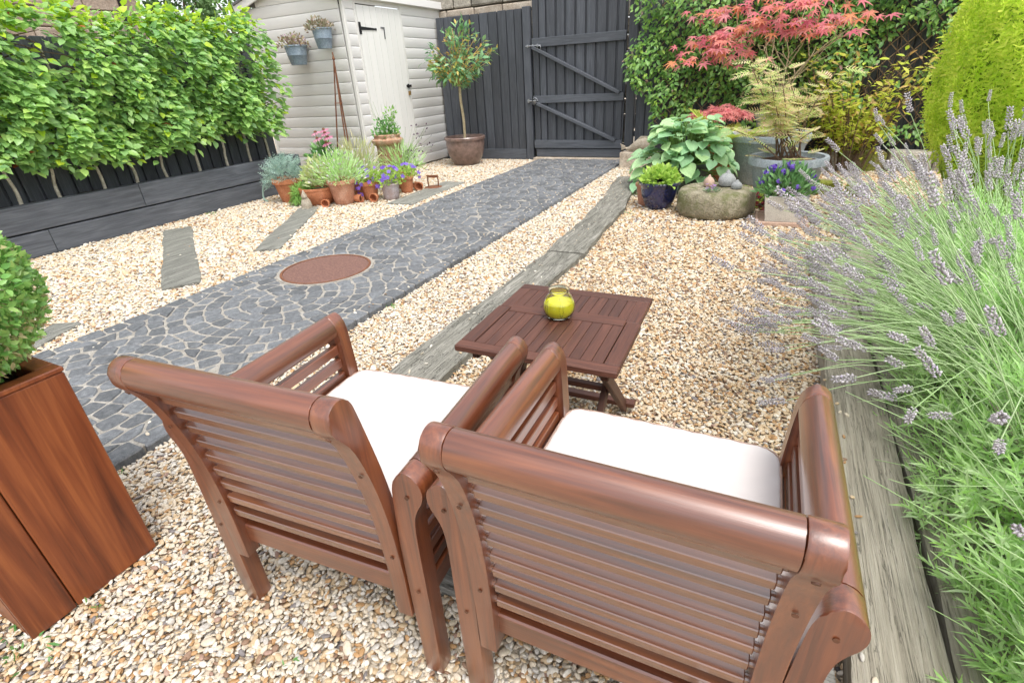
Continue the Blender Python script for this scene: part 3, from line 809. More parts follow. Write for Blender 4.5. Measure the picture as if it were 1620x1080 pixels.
LB = ['beech beyond the left edge of the photo, first of the hedge', 'beech by the left edge, before the first full trunk', 'beech with the first full pale trunk at the left edge', 'beech with the crooked trunk, second full trunk from the left', 'beech whose straight trunk stands third from the left edge',
      'beech with the thick slanting trunk above the joint of the upper sleeper', 'beech with a slim trunk just right of the sleeper joint', 'beech in the middle of the right half of the hedge, brown trunk', 'beech with two thin stems side by side', 'beech with the last trunk but one before the shed', 'last beech of the hedge, against the shed corner']
for i, (y, yt) in enumerate(TR):
    y0 = (TR[i - 1][0] + y) / 2 if i else y - .2; y1 = (TR[i + 1][0] + y) / 2 if i < len(TR) - 1 else y + .17
    beech(i, y, yt, 0, LB[i], y0, y1)

# ------------------------------------------------------------------ the shed
SX, SY0, SY1 = -5.60, 6.37, 8.78
def shed():
    t = thing('garden_shed', 'cream painted timber shed with overlapping boards and a narrow door', 'shed', (SX, SY0, 0))
    # local: front wall in plane x=0 from y=0 to 2.41; gable wall in plane y=0 from x=-1.85 to 0
    W, D = 1.85, SY1 - SY0; eave, ridge = 2.42, 2.66
    bm = bmesh.new(); bm_box(bm, (-W / 2, D / 2, 1.16), (W - .05, D - .05, 2.28), 0)
    link('core', bm_mesh('core', bm), creamv, t)  # unseen box added behind the boards to block light
    P = .148
    def clad(kind, a0, a1, z, h=P):
        """one board: lip proud at its foot, rebated to its head"""
        o = [(0, 0), (.015, 0), (.017, .003), (.0165, h * .885), (.0075, h * .935), (.007, h - .003), (0, h - .003)]
        if kind == 'gable':
            me = prism_mesh('board', [(-x, b) for x, b in o], 'yz', -(a1 - a0) / 2, (a1 - a0) / 2, 0); return link('board', me, cream, t, ((a0 + a1) / 2, 0, z))
        me = prism_mesh('board', o, 'xz', -(a1 - a0) / 2, (a1 - a0) / 2, 0)
        return link('board', me, cream_y, t, (0, (a0 + a1) / 2, z))
    k = 0; z = .03
    while z < ridge - .1:
        if z < eave - .1: clad('gable', -W + .03, -.035, z)
        else:
            f = (ridge - z - .09) / (ridge - eave) * W / 2; clad('gable', -W / 2 - f, min(-.035, -W / 2 + f), z)
        if z < eave - .12:
            clad('front', .035, .235, z); clad('front', 1.30, D - .03, z)
        z += P
    clad('front', .235, 1.30, 2.325, .10)
    # trims
    box('corner_trim', creamv, t, (.012, .012, 1.22), (.046, .046, 2.40), .003)
    box('corner_trim', creamv, t, (-W, -.004, 1.20), (.05, .04, 2.36), .003)
    box('corner_trim', creamv, t, (.014, D - .012, 1.22), (.03, .05, 2.40), .003)
    box('door_trim', creamv, t, (.014, .245, 1.18), (.026, .035, 2.32), .003)
    box('door_trim', creamv, t, (.014, 1.285, 1.18), (.026, .045, 2.32), .003)
    d = box('door', doorw, t, (.016, .765, 1.185), (.016, .99, 2.25), .002)
    nb = 7
    for q in range(nb):
        b = .985 / nb; box('door_board', doorw, d, (.011, -.4925 + b * (q + .5), 0), (.008, b - .004, 2.245), .002)
    box('hinge_plate', black_iron, d, (.019, -.48, .84), (.006, .045, .15), .001)
    me = prism_mesh('hinge_strap', [(-.02, -.022), (.30, -.010), (.33, -.016), (.34, 0), (.33, .016), (.30, .010), (-.02, .022)], 'xy', -.003, .003, .001)
    hs_ = link('hinge_strap', me, black_iron, d, (.021, -.46, .84), (R(90), 0, R(90)))
    # house number 7
    me = prism_mesh('number_seven', [(-.04, .075), (.045, .075), (.045, .055), (.035, -.08), (.018, -.08), (.027, .055), (-.04, .055)], 'xz', -.004, .004, .001)
    link('number_seven', me, steel_dark, d, (.020, .02, .80), (0, 0, R(90)))
    # hasp and padlock
    box('hasp', black_iron, t, (.040, 1.255, 1.26), (.010, .13, .035), .002)
    box('hasp_staple', black_iron, t, (.050, 1.225, 1.26), (.016, .03, .06), .003)
    pd = box('padlock', brass, t, (.052, 1.232, 1.155), (.022, .05, .06), .006, None, 2)
    sh = [(.0, -.016, .03), (0, -.017, .055), (0, -.010, .068), (0, .010, .068), (0, .017, .055), (0, .016, .03)]
    tubes('shackle', steel, pd, [(sh, .004)], 6)
    # roof
    sl = math.hypot(W / 2 + .08, (ridge - eave)); an = math.atan2(ridge - eave, W / 2)
    rf = None
    for s_ in (-1, 1):
        cx = -W / 2 + s_ * (W / 4 + .04); cz = (ridge + eave) / 2 - .01 + .02
        o = box('roof', roof_m, t, (cx, D / 2 - .02, cz + .035), (sl, D + .22, .035), .004, Matrix.Rotation(s_ * an, 3, 'Y'))
        box('barge_board', creamv, t, (cx, -.10, cz - .022), (sl + .02, .024, .115), .003, Matrix.Rotation(s_ * an, 3, 'Y'))
    box('fascia', cream_y, t, (.085, D / 2, eave + .01), (.022, D + .16, .10), .003)
    box('soffit', cream_y, t, (.04, D / 2, eave - .035), (.09, D + .1, .012), .002)
cream_y = wood('cream_painted_front', 1, (.70, .69, .675), (.75, .74, .725), (.79, .78, .765), rough=.45, along=1.5, across=25, bmp=.1, var=.03)
steel_dark = plain('dull_grey_metal', (.20, .20, .21), .4, .6, .5)
roof_m = stony('roofing_felt', (.08, .08, .08), (.12, .12, .12), (.17, .17, .17), 20, .95, .5, .004, 150)
shed()

# ------------------------------------------------------------------ back fence, gate and stone wall
FY = 8.60
def gx(x): return x * FY / 8.45
def back_fence():
    t = thing('board_fence', 'black vertical board fence between the shed and the gate', 'fence', (gx(-4.65), FY, 0))
    xs = [gx(v) for v in (-5.46, -5.30, -5.12, -4.95, -4.79, -4.63, -4.465, -4.30, -4.14, -4.00)] + [gx(-3.86)]
    x0 = gx(-4.65)
    for i, (a, b) in enumerate(zip(xs, xs[1:])):
        box('board', black_v, t, ((a + b) / 2 - x0 + random.uniform(-.006, .006), random.uniform(-.004, .004), .15 + 1.05), (b - a - .018, .022, 2.09 + random.uniform(-.006, .006)), .003)
        box('back_board', black_v, t, (b - x0, .024, 1.2), (.10, .02, 2.07), .002)
    box('gravel_board', black_h, t, ((xs[0] + xs[-1]) / 2 - x0, -.012, .085), (xs[-1] - xs[0], .035, .17), .004)
    for z in (.5, 1.2, 1.95): box('rail', black_h, t, ((xs[0] + xs[-1]) / 2 - x0, .06, z), (xs[-1] - xs[0], .04, .08), .003)
    box('gate_post', black_v, t, (gx(-3.785) - x0, .0, 1.13), (.125, .10, 2.26), .006)
    box('mid_post', black_v, t, (gx(-5.02) - x0, -.005, 1.12), (.125, .05, 2.24), .006)
back_fence()
def gate():
    x0 = gx(-3.70); W = gx(-2.20) - x0
    t = thing('garden_gate', 'black braced board gate with a ring latch and two bolts', 'gate', (x0 + W / 2, FY, 0))
    L = -W / 2
    xs = [0, .115, .232, .40, .555, .72, .885, 1.05, 1.215, 1.375, W - .02]
    for a, b in zip(xs, xs[1:]):
        box('board', black_v, t, (L + (a + b) / 2, random.uniform(-.003, .003), 1.25), (b - a - .016 - (.02 if b > .3 else 0), .022, 2.22), .003)
    box('back_board', black_v, t, (0, .025, 1.25), (W - .02, .018, 2.2), .002)
    for z, h in ((1.76, .125), (.945, .11), (.255, .125)):
        box('rail', black_h, t, (0, -.034, z), (W - .01, .042, h), .004)
    box('kick_board', black_h, t, (.01, -.015, .115), (W - .04, .035, .125), .004)
    bar('brace', black_h, t, (L + .02, -.035, 1.70), (-L - .07, -.035, 1.0), .045, .125, .004, (0, -1, 0))
    bar('brace', black_h, t, (L + .06, -.035, .895), (-L - .11, -.035, .315), .045, .125, .004, (0, -1, 0))
    for z in (1.72,):
        b = tubes('bolt', steel, t, [([(L - .09, -.075, z), (L + .17, -.075, z)], .010)], 8)
        tubes('bolt_ring', steel, b, [([(L + .145 + .03 * math.sin(a), -.085, z - .035 - .03 * math.cos(a)) for a in np.linspace(0, 6.28, 13)], .006)], 6)
        for x in (-.06, .03, .11): box('keeper', steel, b, (L + x, -.066, z), (.02, .03, .04), .002)
    lt = tubes('latch_bar', steel, t, [([(L - .09, -.075, .93), (L + .10, -.075, .93)], .011)], 8)
    tubes('latch_ring', black_iron, lt, [([(L + .04 + .045 * math.sin(a), -.085 - .012 * math.cos(a), .915 - .045 * math.cos(a)) for a in np.linspace(0, 6.28, 17)], .009)], 8)
    lathe('latch_plate', steel, lt, [(.05, 0), (.05, .008), (.02, .016)], 20, (L + .04, -.057, .93), (R(90), 0, 0))
    box('keeper', steel, lt, (L - .07, -.07, .93), (.03, .03, .06), .003)
gate()
box_step = box('threshold', coping_m, None, (gx(-2.95), FY - .07, .015), (1.5, .16, .06), .006)
tag(box_step, 'pale stone threshold under the black gate', 'threshold')
def stone_wall():
    t = thing('stone_wall', 'old grey stone wall with a pale course, rising behind the fence and gate', 'wall', (-4.6, FY + .24, 0))
    bm = bmesh.new(); bm_box(bm, (.4, .16, 1.4), (3.6, .24, 2.8), 0); link('core', bm_mesh('core', bm), stone_m, t)
    def course(z0, z1, lo, hi, mat, name):
        x = -1.5
        while x < 2.3:
            L = random.uniform(lo, hi); box(name, mat, t, (x + L / 2, random.uniform(-.012, .012), (z0 + z1) / 2), (L - .018, .16, z1 - z0 - .016), .02, None, 2, .006); x += L
    z = .02
    while z < 2.15: course(z, z + .22, .3, .55, stone_m, 'stone'); z += .22
    course(2.24, 2.36, .5, .8, coping_m, 'coping_stone')
    course(2.37, 2.56, .3, .6, stone_m, 'stone'); course(2.56, 2.80, .3, .6, stone_m, 'stone')
stone_wall()

# ------------------------------------------------------------------ right-hand fence, trellis and climber
def right_fence():
    t = thing('board_fence', 'dark board fence to the right of the gate, mostly under the climber', 'fence', (gx(-2.05), FY, 0))
    box('gate_post', black_v, t, (-.055, 0, 1.13), (.13, .11, 2.26), .006)
    x = .03
    while x < 5.4:
        wd = .14 + random.uniform(-.006, .006); box('board', black_v, t, (x + wd / 2, .012 + random.uniform(-.004, .004), 1.08), (wd, .022, 2.16), .003); box('back_board', black_v, t, (x + wd + .007, .036, 1.06), (.09, .018, 2.1), .002); x += wd + .014
    for z in (.4, 1.1, 1.85): box('rail', black_h, t, (2.7, .055, z), (5.4, .05, .08), .003)
right_fence()
def trellis():
    X0, X1, Z0, Z1 = -1.75, 3.2, .25, 2.25
    t = thing('trellis', 'brown diagonal lattice trellis fixed over the dark fence', 'trellis', (X0, FY - .05, Z0))
    W, Hh = X1 - X0, Z1 - Z0; p = .165
    for s_, yy in ((1, 0), (-1, -.012)):
        k = -Hh
        c = -int(Hh / p) - 1
        while c * p < W + Hh:
            # line x = c*p + s*z
            a = c * p; q = []
            for z in (0, Hh):
                q.append((a + s_ * z if s_ > 0 else a + Hh - z, z))
            (xa, za), (xb, zb) = q
            # clip to the panel
            def cl(xa, za, xb, zb):
                lo, hi = 0, 1; dx = xb - xa
                for lim, sg in ((0, 1), (W, -1)):
                    f0_ = sg * (xa - lim); f1_ = sg * (xb - lim)
                    if f0_ < 0 and f1_ < 0: return None
                    if f0_ < 0: lo = max(lo, f0_ / (f0_ - f1_))
                    elif f1_ < 0: hi = min(hi, f0_ / (f0_ - f1_))
                return lo, hi
            r = cl(xa, za, xb, zb)
            if r and r[1] - r[0] > .03:
                A = (xa + (xb - xa) * r[0], yy, za + (zb - za) * r[0]); B = (xa + (xb - xa) * r[1], yy, za + (zb - za) * r[1])
                bar('slat', lattice_w, t, A, B, .010, .020, .001, (0, -1, 0))
            c += 1
trellis()
climb_m = leafmat('climber_leaf', [(.12, .28, .07), (.18, .37, .09), (.25, .45, .11), (.15, .32, .08), (.32, .51, .13), (.21, .40, .10)], .36, .4, .5)
climb_tip = leafmat('climber_pink_tip', [(.30, .24, .16), (.36, .22, .18), (.24, .28, .12), (.34, .28, .22)], .3, .5)
climb_lime = leafmat('climber_lime', [(.32, .52, .08), (.40, .58, .10), (.24, .44, .08)], .38, .45)
def climber():
    t = thing('climber', 'green evergreen climber with pink tips covering the trellis behind the maple', 'climber', (-.4, FY - .12, 0))
    V = []; n = 12500
    x = RS.uniform(-2.2, 2.3, n); z = RS.uniform(.2, 2.42, n)
    # thick cover that thins towards the foot and opens over two patches of lattice
    low = .52 + .13 * np.sin(x * 3.1) + .08 * np.sin(x * 7.7 + 1); low = np.where(x < -1.75, .85 + (-1.75 - x) * .9, low)
    ok = z > low + rnd(n, -.10, .10)
    for hx, hz, ax, az in ((-1.0, .72, .26, .17), (-.62, .66, .2, .12), (1.22, 1.30, .30, .30), (1.35, .75, .35, .25), (.95, 1.0, .18, .2), (-.3, .75, .2, .15)):
        ok &= ((x - hx) / ax) ** 2 + ((z - hz) / az) ** 2 > 1 + rnd(n, -.35, .35)
    left = -2.12 - .10 * np.sin(z * 6) + .16 * (z < 1.0)
    ok &= x > left + rnd(n, -.06, .06)
    x, z = x[ok], z[ok]; n = len(x)
    y = -RS.rand(n) ** .7 * (.20 + .10 * np.sin(x * 5 + z * 4) + .08 * np.sin(x * 11 - z * 7)) + .04
    pos = np.column_stack([x + .4, y, z]); d = np.column_stack([rnd(n, -.9, .9), -.7 + rnd(n, -.4, .4), -.5 + rnd(n, -.5, .5)])
    nv = np.column_stack([rnd(n, -.5, .5), -.7 + rnd(n, -.3, .3), .8 + rnd(n, -.3, .3)]); sz = RS.uniform(.055, .105, n)
    tip = (RS.rand(n) < .07) & (y < -.12) & (z > .9); lime = ~tip & (RS.rand(n) < .13); g = ~tip & ~lime
    T = T_leaf(.22, .05, .12)
    tag(leaves('foliage', climb_m, t, cloud(T, pos[g], d[g], nv[g], sz[g])), kind='stuff')
    tag(leaves('pink_tips', climb_tip, t, cloud(T, pos[tip], d[tip], nv[tip], sz[tip] * .8)), kind='stuff')
    tag(leaves('lime_leaves', climb_lime, t, cloud(T, pos[lime], d[lime], nv[lime], sz[lime])), kind='stuff')
    vines = []
    for k in range(60):
        xx = random.uniform(-1.6, 1.9) + .4; p = Vector((xx, .03, .02)); pts = [p]; 
        for s in range(6): p = p + Vector((random.uniform(-.12, .12), random.uniform(-.05, .03), random.uniform(.18, .35))); p.y = max(-.16, min(.03, p.y)); pts.append(p.copy())
        vines.append((pts, [.006 - .0005 * i for i in range(len(pts))]))
    tubes('stems', bark_brown, t, vines, 5)
climber()
ysh_m = leafmat('yellow_green_leaf', [(.46, .58, .05), (.58, .66, .07), (.36, .52, .06), (.66, .68, .09), (.50, .60, .07), (.58, .34, .12), (.60, .66, .08), (.64, .42, .2)], .42, .45)
def yellow_shrub():
    t = thing('yellow_shrub', 'yellow-green shrub with some reddish leaves in front of the trellis', 'shrub', (.85, 8.05, 0))
    V = []; st = []
    pos = []; d = []
    for k in range(75):
        a = random.uniform(0, 6.28); q = random.uniform(0, .25); b = Vector((q * math.cos(a), q * math.sin(a), 0)); L = random.uniform(.55, 1.45)
        e = b + Vector((math.cos(a) * .62 * L * .9 * random.uniform(.4, 1), math.sin(a) * .3 * L, L))
        m_ = (b + e) / 2 + Vector((0, 0, .08)); st.append(([b, m_, e], [.006, .004, .002]))
        for s in range(random.randint(18, 30)):
            u = random.uniform(.3, 1.0); c = b.lerp(m_, u * 2) if u < .5 else m_.lerp(e, u * 2 - 1)
            pos.append(c + Vector((random.uniform(-.09, .09), random.uniform(-.09, .09), random.uniform(-.06, .06)))); d.append((random.uniform(-1, 1), random.uniform(-1.2, .5), random.uniform(-.3, .8)))
    n = len(pos); nv = np.column_stack([rnd(n, -.4, .4), -.4 + rnd(n, -.4, .4), np.ones(n)])
    tubes('stems', bark_brown, t, st, 5)
    tag(leaves('foliage', ysh_m, t, cloud(T_leaf(.2, .04, .15), np.array([tuple(p) for p in pos]), np.array(d), nv, RS.uniform(.06, .11, n))), kind='stuff')
yellow_shrub()

# ------------------------------------------------------------------ maple in its tall planter
maple_m = leafmat('red_maple_leaf', [(.66, .14, .16), (.74, .26, .28), (.60, .12, .18), (.78, .36, .36), (.76, .26, .10), (.70, .22, .27), (.80, .34, .14), (.76, .31, .34)], .45, .42, .4)
def pot_round(name, parent, mat, rb, rt_, h, rim=None, th=.018, soilm=soil, n=36, loc=(0, 0, 0), wob=.004, bulge=0, band=True):
    pr = [(rb * .9, 0), (rb, .012)]
    for u in (.25, .5, .75): pr.append((rb + (rt_ - rb) * u + bulge * math.sin(math.pi * u), h * u))
    if rim:
        rh, ro = rim; pr += [(rt_ + (0), h - rh - .004), (rt_ + ro, h - rh), (rt_ + ro * 1.15, h - rh * .3), (rt_ + ro * .6, h)]
    else: pr += [(rt_, h - .006), (rt_ - .006, h)]
    q = rt_ - th; pr += [(q, h - .004), (q - .004, h - .05)]
    o = lathe(name, mat, parent, pr, n, loc, None, True, wob)
    lathe('soil', soilm, parent, [(q - .002, h - .055), (q * .6, h - .03), (.002, h - .028)], 20, loc, None, False)
    return o
def maple():
    t = thing('japanese_maple', 'red-leaved Japanese maple in a tall grey planter behind the zinc tubs', 'maple', (-.05, 7.85, 0))
    pot_round('planter', t, zinc, .17, .25, .72, (.06, .02))
    limbs = []; tips = []
    trunk = [(0, 0, .66), (.01, .01, .9), (-.02, 0, 1.15)]
    limbs.append((spline(trunk, 4, False), [.022 - .001 * k for k in range(9)]))
    def grow(p, d, L, r, dep):
        d = d.normalized(); e = p + d * L; m_ = (p + e) / 2 + Vector((random.uniform(-.03, .03),) * 3)
        limbs.append(([p, m_, e], [r, r * .85, r * .65]))
        if dep == 0: tips.append((e, d)); return
        for k in range(random.choice((2, 3))):
            nd = d + Vector((random.uniform(-.9, .9), random.uniform(-.6, .6), random.uniform(-.35, .45))); grow(e, nd, L * random.uniform(.6, .85), r * .62, dep - 1)
    for a, dx in ((-.9, -.9), (-.45, -.4), (0, .05), (.45, .45), (.8, .8)):
        grow(Vector((-.02 + a * .02, 0, random.uniform(.78, 1.1))), Vector((dx, random.uniform(-.3, .3), 1.1)), random.uniform(.32, .44), .013, 2)
    tubes('limbs', bark_tan, t, limbs, 6)
    T = T_maple(); me = mesh_np('leaf', *T); me.materials.append(maple_m)
    # sprays of leaves in flat tiers
    tiers = [(-1.08, -.25, 1.33), (-.92, -.32, 1.46), (-.70, -.28, 1.42), (-1.0, -.1, 1.60), (-.62, -.2, 1.66), (-.82, -.3, 1.56), (-.35, -.3, 1.72), (-.1, -.2, 1.62), (.12, -.25, 1.70), (.4, -.3, 1.60), (.62, -.2, 1.68), (.30, -.28, 1.86), (-.55, -.2, 1.88), (-.95, -.1, 1.84), (-.2, -.1, 2.0), (.55, -.1, 1.95), (.0, -.3, 1.85), (-.75, 0, 2.1), (.2, 0, 2.2), (-.4, 0, 2.25), (.75, 0, 1.8), (.85, -.1, 1.62)]
    tiers = [(-.2 + (a + .2) * .9, b, c + .03) for a, b, c in tiers if a < .7]
    L = []
    for cx, cy, cz in tiers:
        for k in range(17):
            u, v = random.gauss(0, .17), random.gauss(0, .12)
            L.append(((cx + u, cy + v, cz + random.gauss(0, .035) - .25 * (u * u + v * v)), (u * 3 + random.uniform(-.6, .6), v * 3 - .5 + random.uniform(-.5, .5), -.45 + random.uniform(-.4, .3)), (random.uniform(-.3, .3), -.55 + random.uniform(-.3, .3), 1), random.uniform(.085, .14)))
    L.sort(key=lambda q: q[0][1]); own = L[:290]; rest = L[290:]
    for p, d, nv, s in own: place_leaf(me, 'leaf', t, p, d, nv, s)
    tag(leaves('foliage', maple_m, t, cloud(T, np.array([q[0] for q in rest]), np.array([q[1] for q in rest]), np.array([q[2] for q in rest]), np.array([q[3] for q in rest]))), kind='stuff')
    # twigs out to the tiers
    tw = []
    for cx, cy, cz in tiers:
        e = Vector((cx, cy, cz - .03)); b = min((l[0][-1] for l in limbs), key=lambda q: (Vector(q) - e).length); tw.append(([Vector(b), (Vector(b) + e) / 2 + Vector((0, 0, -.02)), e], [.006, .005, .003]))
    tubes('twigs', bark_tan, t, tw, 5)
maple()
acer_m = leafmat('salmon_acer_leaf', [(.62, .18, .17), (.70, .28, .24), (.58, .14, .18)], .4, .5)
def small_acer():
    t = thing('red_acer', 'low salmon-red cut-leaf maple behind the hosta', 'maple', (-.72, 7.55, 0))
    pot_round('pot', t, terra, .12, .16, .30, (.04, .01))
    st = [([(0, 0, .28), (.05 * k, 0, .55), (.14 * k, -.05, .77)], [.008, .006, .003]) for k in (-2, -1, 0, 1, 2)]
    tubes('stems', bark_brown, t, st, 5)
    n = 260; a = rnd(n, 0, 6.28); q = np.sqrt(RS.rand(n)) * .36
    pos = np.column_stack([q * np.cos(a), q * np.sin(a) * .7, .84 - q * .32 + rnd(n, -.04, .04)]); d = np.column_stack([np.cos(a), np.sin(a) - .4, -.8 + rnd(n, -.3, .3)]); nv = np.column_stack([rnd(n, -.3, .3), -.3 + rnd(n, -.3, .3), np.ones(n)])
    tag(leaves('foliage', acer_m, t, cloud(T_maple(), pos, d, nv, RS.uniform(.05, .09, n))), kind='stuff')
small_acer()
fern_m = leafmat('golden_fern_frond', [(.55, .64, .10), (.62, .70, .16), (.46, .58, .08)], .4, .5)
def fern():
    t = thing('golden_fern', 'yellow-green fern in a terracotta pot between the hosta and the big zinc tub', 'fern', (-.60, 7.10, 0))
    pot_round('pot', t, terra, .13, .18, .47, (.05, .012))
    T = T_pinnate(12, .22, .026); me = mesh_np('frond', *T); me.materials.append(fern_m)
    for k in range(26):
        a = random.uniform(0, 6.28); e = random.uniform(.15, 1.0)
        place_leaf(me, 'frond', t, (.04 * math.cos(a) + .03, .04 * math.sin(a), .45), (math.cos(a) + .35, math.sin(a), e), (0, 0, 1), random.uniform(.34, .52))
fern()

# ------------------------------------------------------------------ zinc tubs, sumac
def big_tub():
    t = thing('zinc_tub', 'large round blue-grey zinc tub with a soil top behind the sumac', 'planter', (-.10, 7.12, 0))
    pot_round('tub', t, zinc, .32, .43, .56, (.075, .014), .03, mulch, 48)
big_tub()
sumac_m = leafmat('cream_pinnate_leaf', [(.64, .74, .28), (.80, .62, .42), (.54, .70, .22), (.84, .54, .40), (.70, .76, .32), (.48, .66, .18), (.84, .62, .48)], .5, .5)
def sumac():
    t = thing('ferny_shrub', 'cream and peach feathery-leaved shrub growing in the shallow grey tub', 'shrub', (.12, 5.95, 0))
    pot_round('tub', t, zinc, .24, .345, .47, (.075, .012), .028, mulch, 44)
    T = T_pinnate(7, .30, .052); me = mesh_np('frond', *T); me.materials.append(sumac_m)
    st = []; fr = []
    for k in range(19):
        a = random.uniform(0, 6.28); b = Vector((random.uniform(-.12, .12), random.uniform(-.12, .12), .43)); hgt = random.uniform(.28, .98)
        e = b + Vector((math.cos(a) * random.uniform(.1, .58) - .10, math.sin(a) * random.uniform(.05, .30), hgt)); m_ = (b + e) / 2 + Vector((random.uniform(-.04, .04), 0, .05))
        st.append((spline([tuple(b), tuple(m_), tuple(e)], 4, False), [.008 - .0006 * i for i in range(9)]))
        for q in range(random.randint(14, 19)):
            u = random.uniform(.45, 1.02); c = b.lerp(m_, u * 2) if u < .5 else m_.lerp(e, u * 2 - 1); a2 = random.uniform(0, 6.28)
            fr.append((c + Vector((random.uniform(-.05, .05), random.uniform(-.05, .05), 0)), (math.cos(a2), math.sin(a2) - .25, random.uniform(-.25, .55)), (random.uniform(-.6, .6), -.35 + random.uniform(-.5, .4), 1), random.uniform(.10, .19)))
    for k in range(10):
        a = random.uniform(0, 6.28); fr.append(((.24 * math.cos(a), .24 * math.sin(a), .46), (math.cos(a), math.sin(a), .35), (0, 0, 1), random.uniform(.12, .2)))
    tubes('stems', bark_brown, t, st, 6)
    for p, d, nv, s in fr: place_leaf(me, 'frond', t, p, d, nv, s)
sumac()

# ------------------------------------------------------------------ hosta
hosta_m = leafmat('blue_green_hosta_leaf', [(.28, .50, .27), (.36, .60, .33), (.44, .66, .36), (.31, .54, .30), (.50, .70, .34), (.38, .62, .28)], .33, .36, .5)
def T_hosta():
    nu, nvv = 4, 6; V = []; F = []
    wd = [.10, .40, .47, .42, .29, .13, .0]; ys = [-.10, .06, .26, .48, .70, .88, 1.0]
    for j in range(nvv + 1):
        for i in range(-2, 3):
            u = i / 2; yy = ys[j] - (.09 * abs(u) if j == 0 else 0); V.append((wd[j] * u, yy, .10 * abs(u) ** 1.5 - .30 * max(0, ys[j]) ** 2 + (.012 if abs(i) == 1 else 0)))
    for j in range(nvv):
        for i in range(4):
            a = j * 5 + i; F += [(a, a + 1, a + 6), (a, a + 6, a + 5)]
    return np.array(V), np.array(F)
def hosta():
    t = thing('hosta', 'large blue-green hosta spilling from a dark pot beside the millstone', 'hosta', (-.95, 6.42, 0))
    pot_round('pot', t, stony('dark_green_pot', (.045, .06, .05), (.075, .09, .075), (.12, .13, .11), 10, .5, .1, .003), .25, .31, .34, (.045, .012))
    me = mesh_np('leaf', *T_hosta(), True); me.materials.append(hosta_m); st = []
    for k in range(190):
        a = 2.399 * k + random.uniform(-.3, .3); u = (k + .5) / 190; q = .08 + .52 * math.sqrt(u) + random.uniform(-.09, .09); zz = .74 - .58 * u ** 1.4 + random.uniform(-.09, .09)
        p = Vector((q * math.cos(a) * .92, q * math.sin(a) * .78, zz)); s = random.uniform(.11, .20)
        b_ = a + random.uniform(-.8, .8); d = Vector((math.cos(b_), math.sin(b_) - .15, .35 - .8 * u + random.uniform(-.4, .4)))
        place_leaf(me, 'leaf', t, p - d.normalized() * s * .45, d, (math.cos(a) * .5 * u + random.uniform(-.35, .35), math.sin(a) * .5 * u - .3 + random.uniform(-.35, .35), 1), s)
        st.append(([Vector((.1 * math.cos(a), .1 * math.sin(a), .30)), Vector((q * .55 * math.cos(a), q * .55 * math.sin(a), zz * .85 + .04)), p - d.normalized() * s * .45], [.007, .006, .004]))
    tubes('stalks', stem_green, t, st, 5)
hosta()

# ------------------------------------------------------------------ blue pot, millstone and its ornaments, square planter
lime_m = leafmat('lime_leaf', [(.34, .56, .09), (.44, .64, .12), (.52, .70, .15), (.28, .48, .09)], .4, .45)
def blue_pot():
    t = thing('blue_pot', 'dark blue glazed pot with a bright lime-green leafy plant', 'plant pot', (-1.03, 5.52, 0))
    pot_round('pot', t, blue_glaze, .125, .19, .27, (.03, .018), .02, soil, 40, (0, 0, 0), 0, .02)
    p, d = dome_pts(420, .20, .20, .15, .3, 0); p[:, 2] += .25
    n = len(p); dd = d + rnd((n, 3), -.6, .6) + np.array([0, 0, .2])
    tag(leaves('foliage', lime_m, t, cloud(T_leaf(.32, .06, .1), p, dd, d + np.array([0, 0, .8]) + rnd((n, 3), -.3, .3), RS.uniform(.045, .075, n))), kind='stuff')
blue_pot()
def side_pot():
    t = thing('small_pot', 'small mottled pink-grey pot tucked behind the blue pot', 'plant pot', (-1.19, 5.62, 0))
    pot_round('pot', t, terra_pale, .07, .10, .23, (.03, .01)); p, d = dome_pts(60, .08, .08, .08, .3, 0); p[:, 2] += .22; n = len(p)
    tag(leaves('foliage', leafmat('white_felt_leaf', [(.6, .6, .55), (.7, .68, .66)], .2, .7), t, cloud(T_leaf(), p, d, d + .3, RS.uniform(.03, .05, n))), kind='stuff')
side_pot()
def millstone():
    prof = [(.30, 0), (.345, .012), (.36, .06), (.362, .16), (.352, .205), (.33, .232), (.27, .240), (.12, .238), (.002, .236)]
    n = 64; V = []; F = []
    for r, z in prof:
        for i in range(n):
            a = 6.2832 * i / n; q = r * (1 + .018 * math.sin(3 * a + 1) + .012 * math.sin(7 * a)) + (random.gauss(0, .0035) if r > .2 else 0); V.append((q * math.cos(a), q * math.sin(a), z + (random.gauss(0, .003) if z > .01 else 0)))
    for k in range(len(prof) - 1):
        for i in range(n): j = (i + 1) % n; F.append((k * n + i, k * n + j, (k + 1) * n + j, (k + 1) * n + i))
    F.append(tuple(range(n))[::-1]); F.append(tuple(range((len(prof) - 1) * n, len(prof) * n)))
    o = link('millstone', mesh_py('millstone', V, F, True), mill_m, None, (-.47, 5.42, 0)); tag(o, 'round mossy sandstone millstone lying flat on the gravel', 'millstone')
millstone()
def knob_stone(name, label, mat, x, y, r, h, nub):
    t = thing(name, label, 'stone ornament', (x, y, .238))
    pr = [(r * .55, 0), (r * .85, h * .1), (r, h * .35), (r * .92, h * .6), (r * .62, h * .82), (r * .3, h * .93), (.002, h * .96)]
    lathe('body', mat, t, pr, 24, None, None, True, .03)
    lathe('knob', mat, t, [(r * nub, h * .88), (r * nub * .8, h * 1.02), (r * nub * .35, h * 1.15), (.001, h * 1.17)], 12, None, None, True, .05)
knob_stone('stone_ornament', 'small pink-brown rounded stone with a pointed top on the millstone', orn_pink, -.545, 5.47, .055, .10, .3)
knob_stone('stone_ornament', 'larger grey rounded stone with a knobbed top on the millstone', orn_grey, -.385, 5.52, .085, .135, .28)
knob_stone('stone_ornament', 'smallest dark grey stone at the right of the millstone', orn_grey, -.285, 5.40, .050, .075, .4)
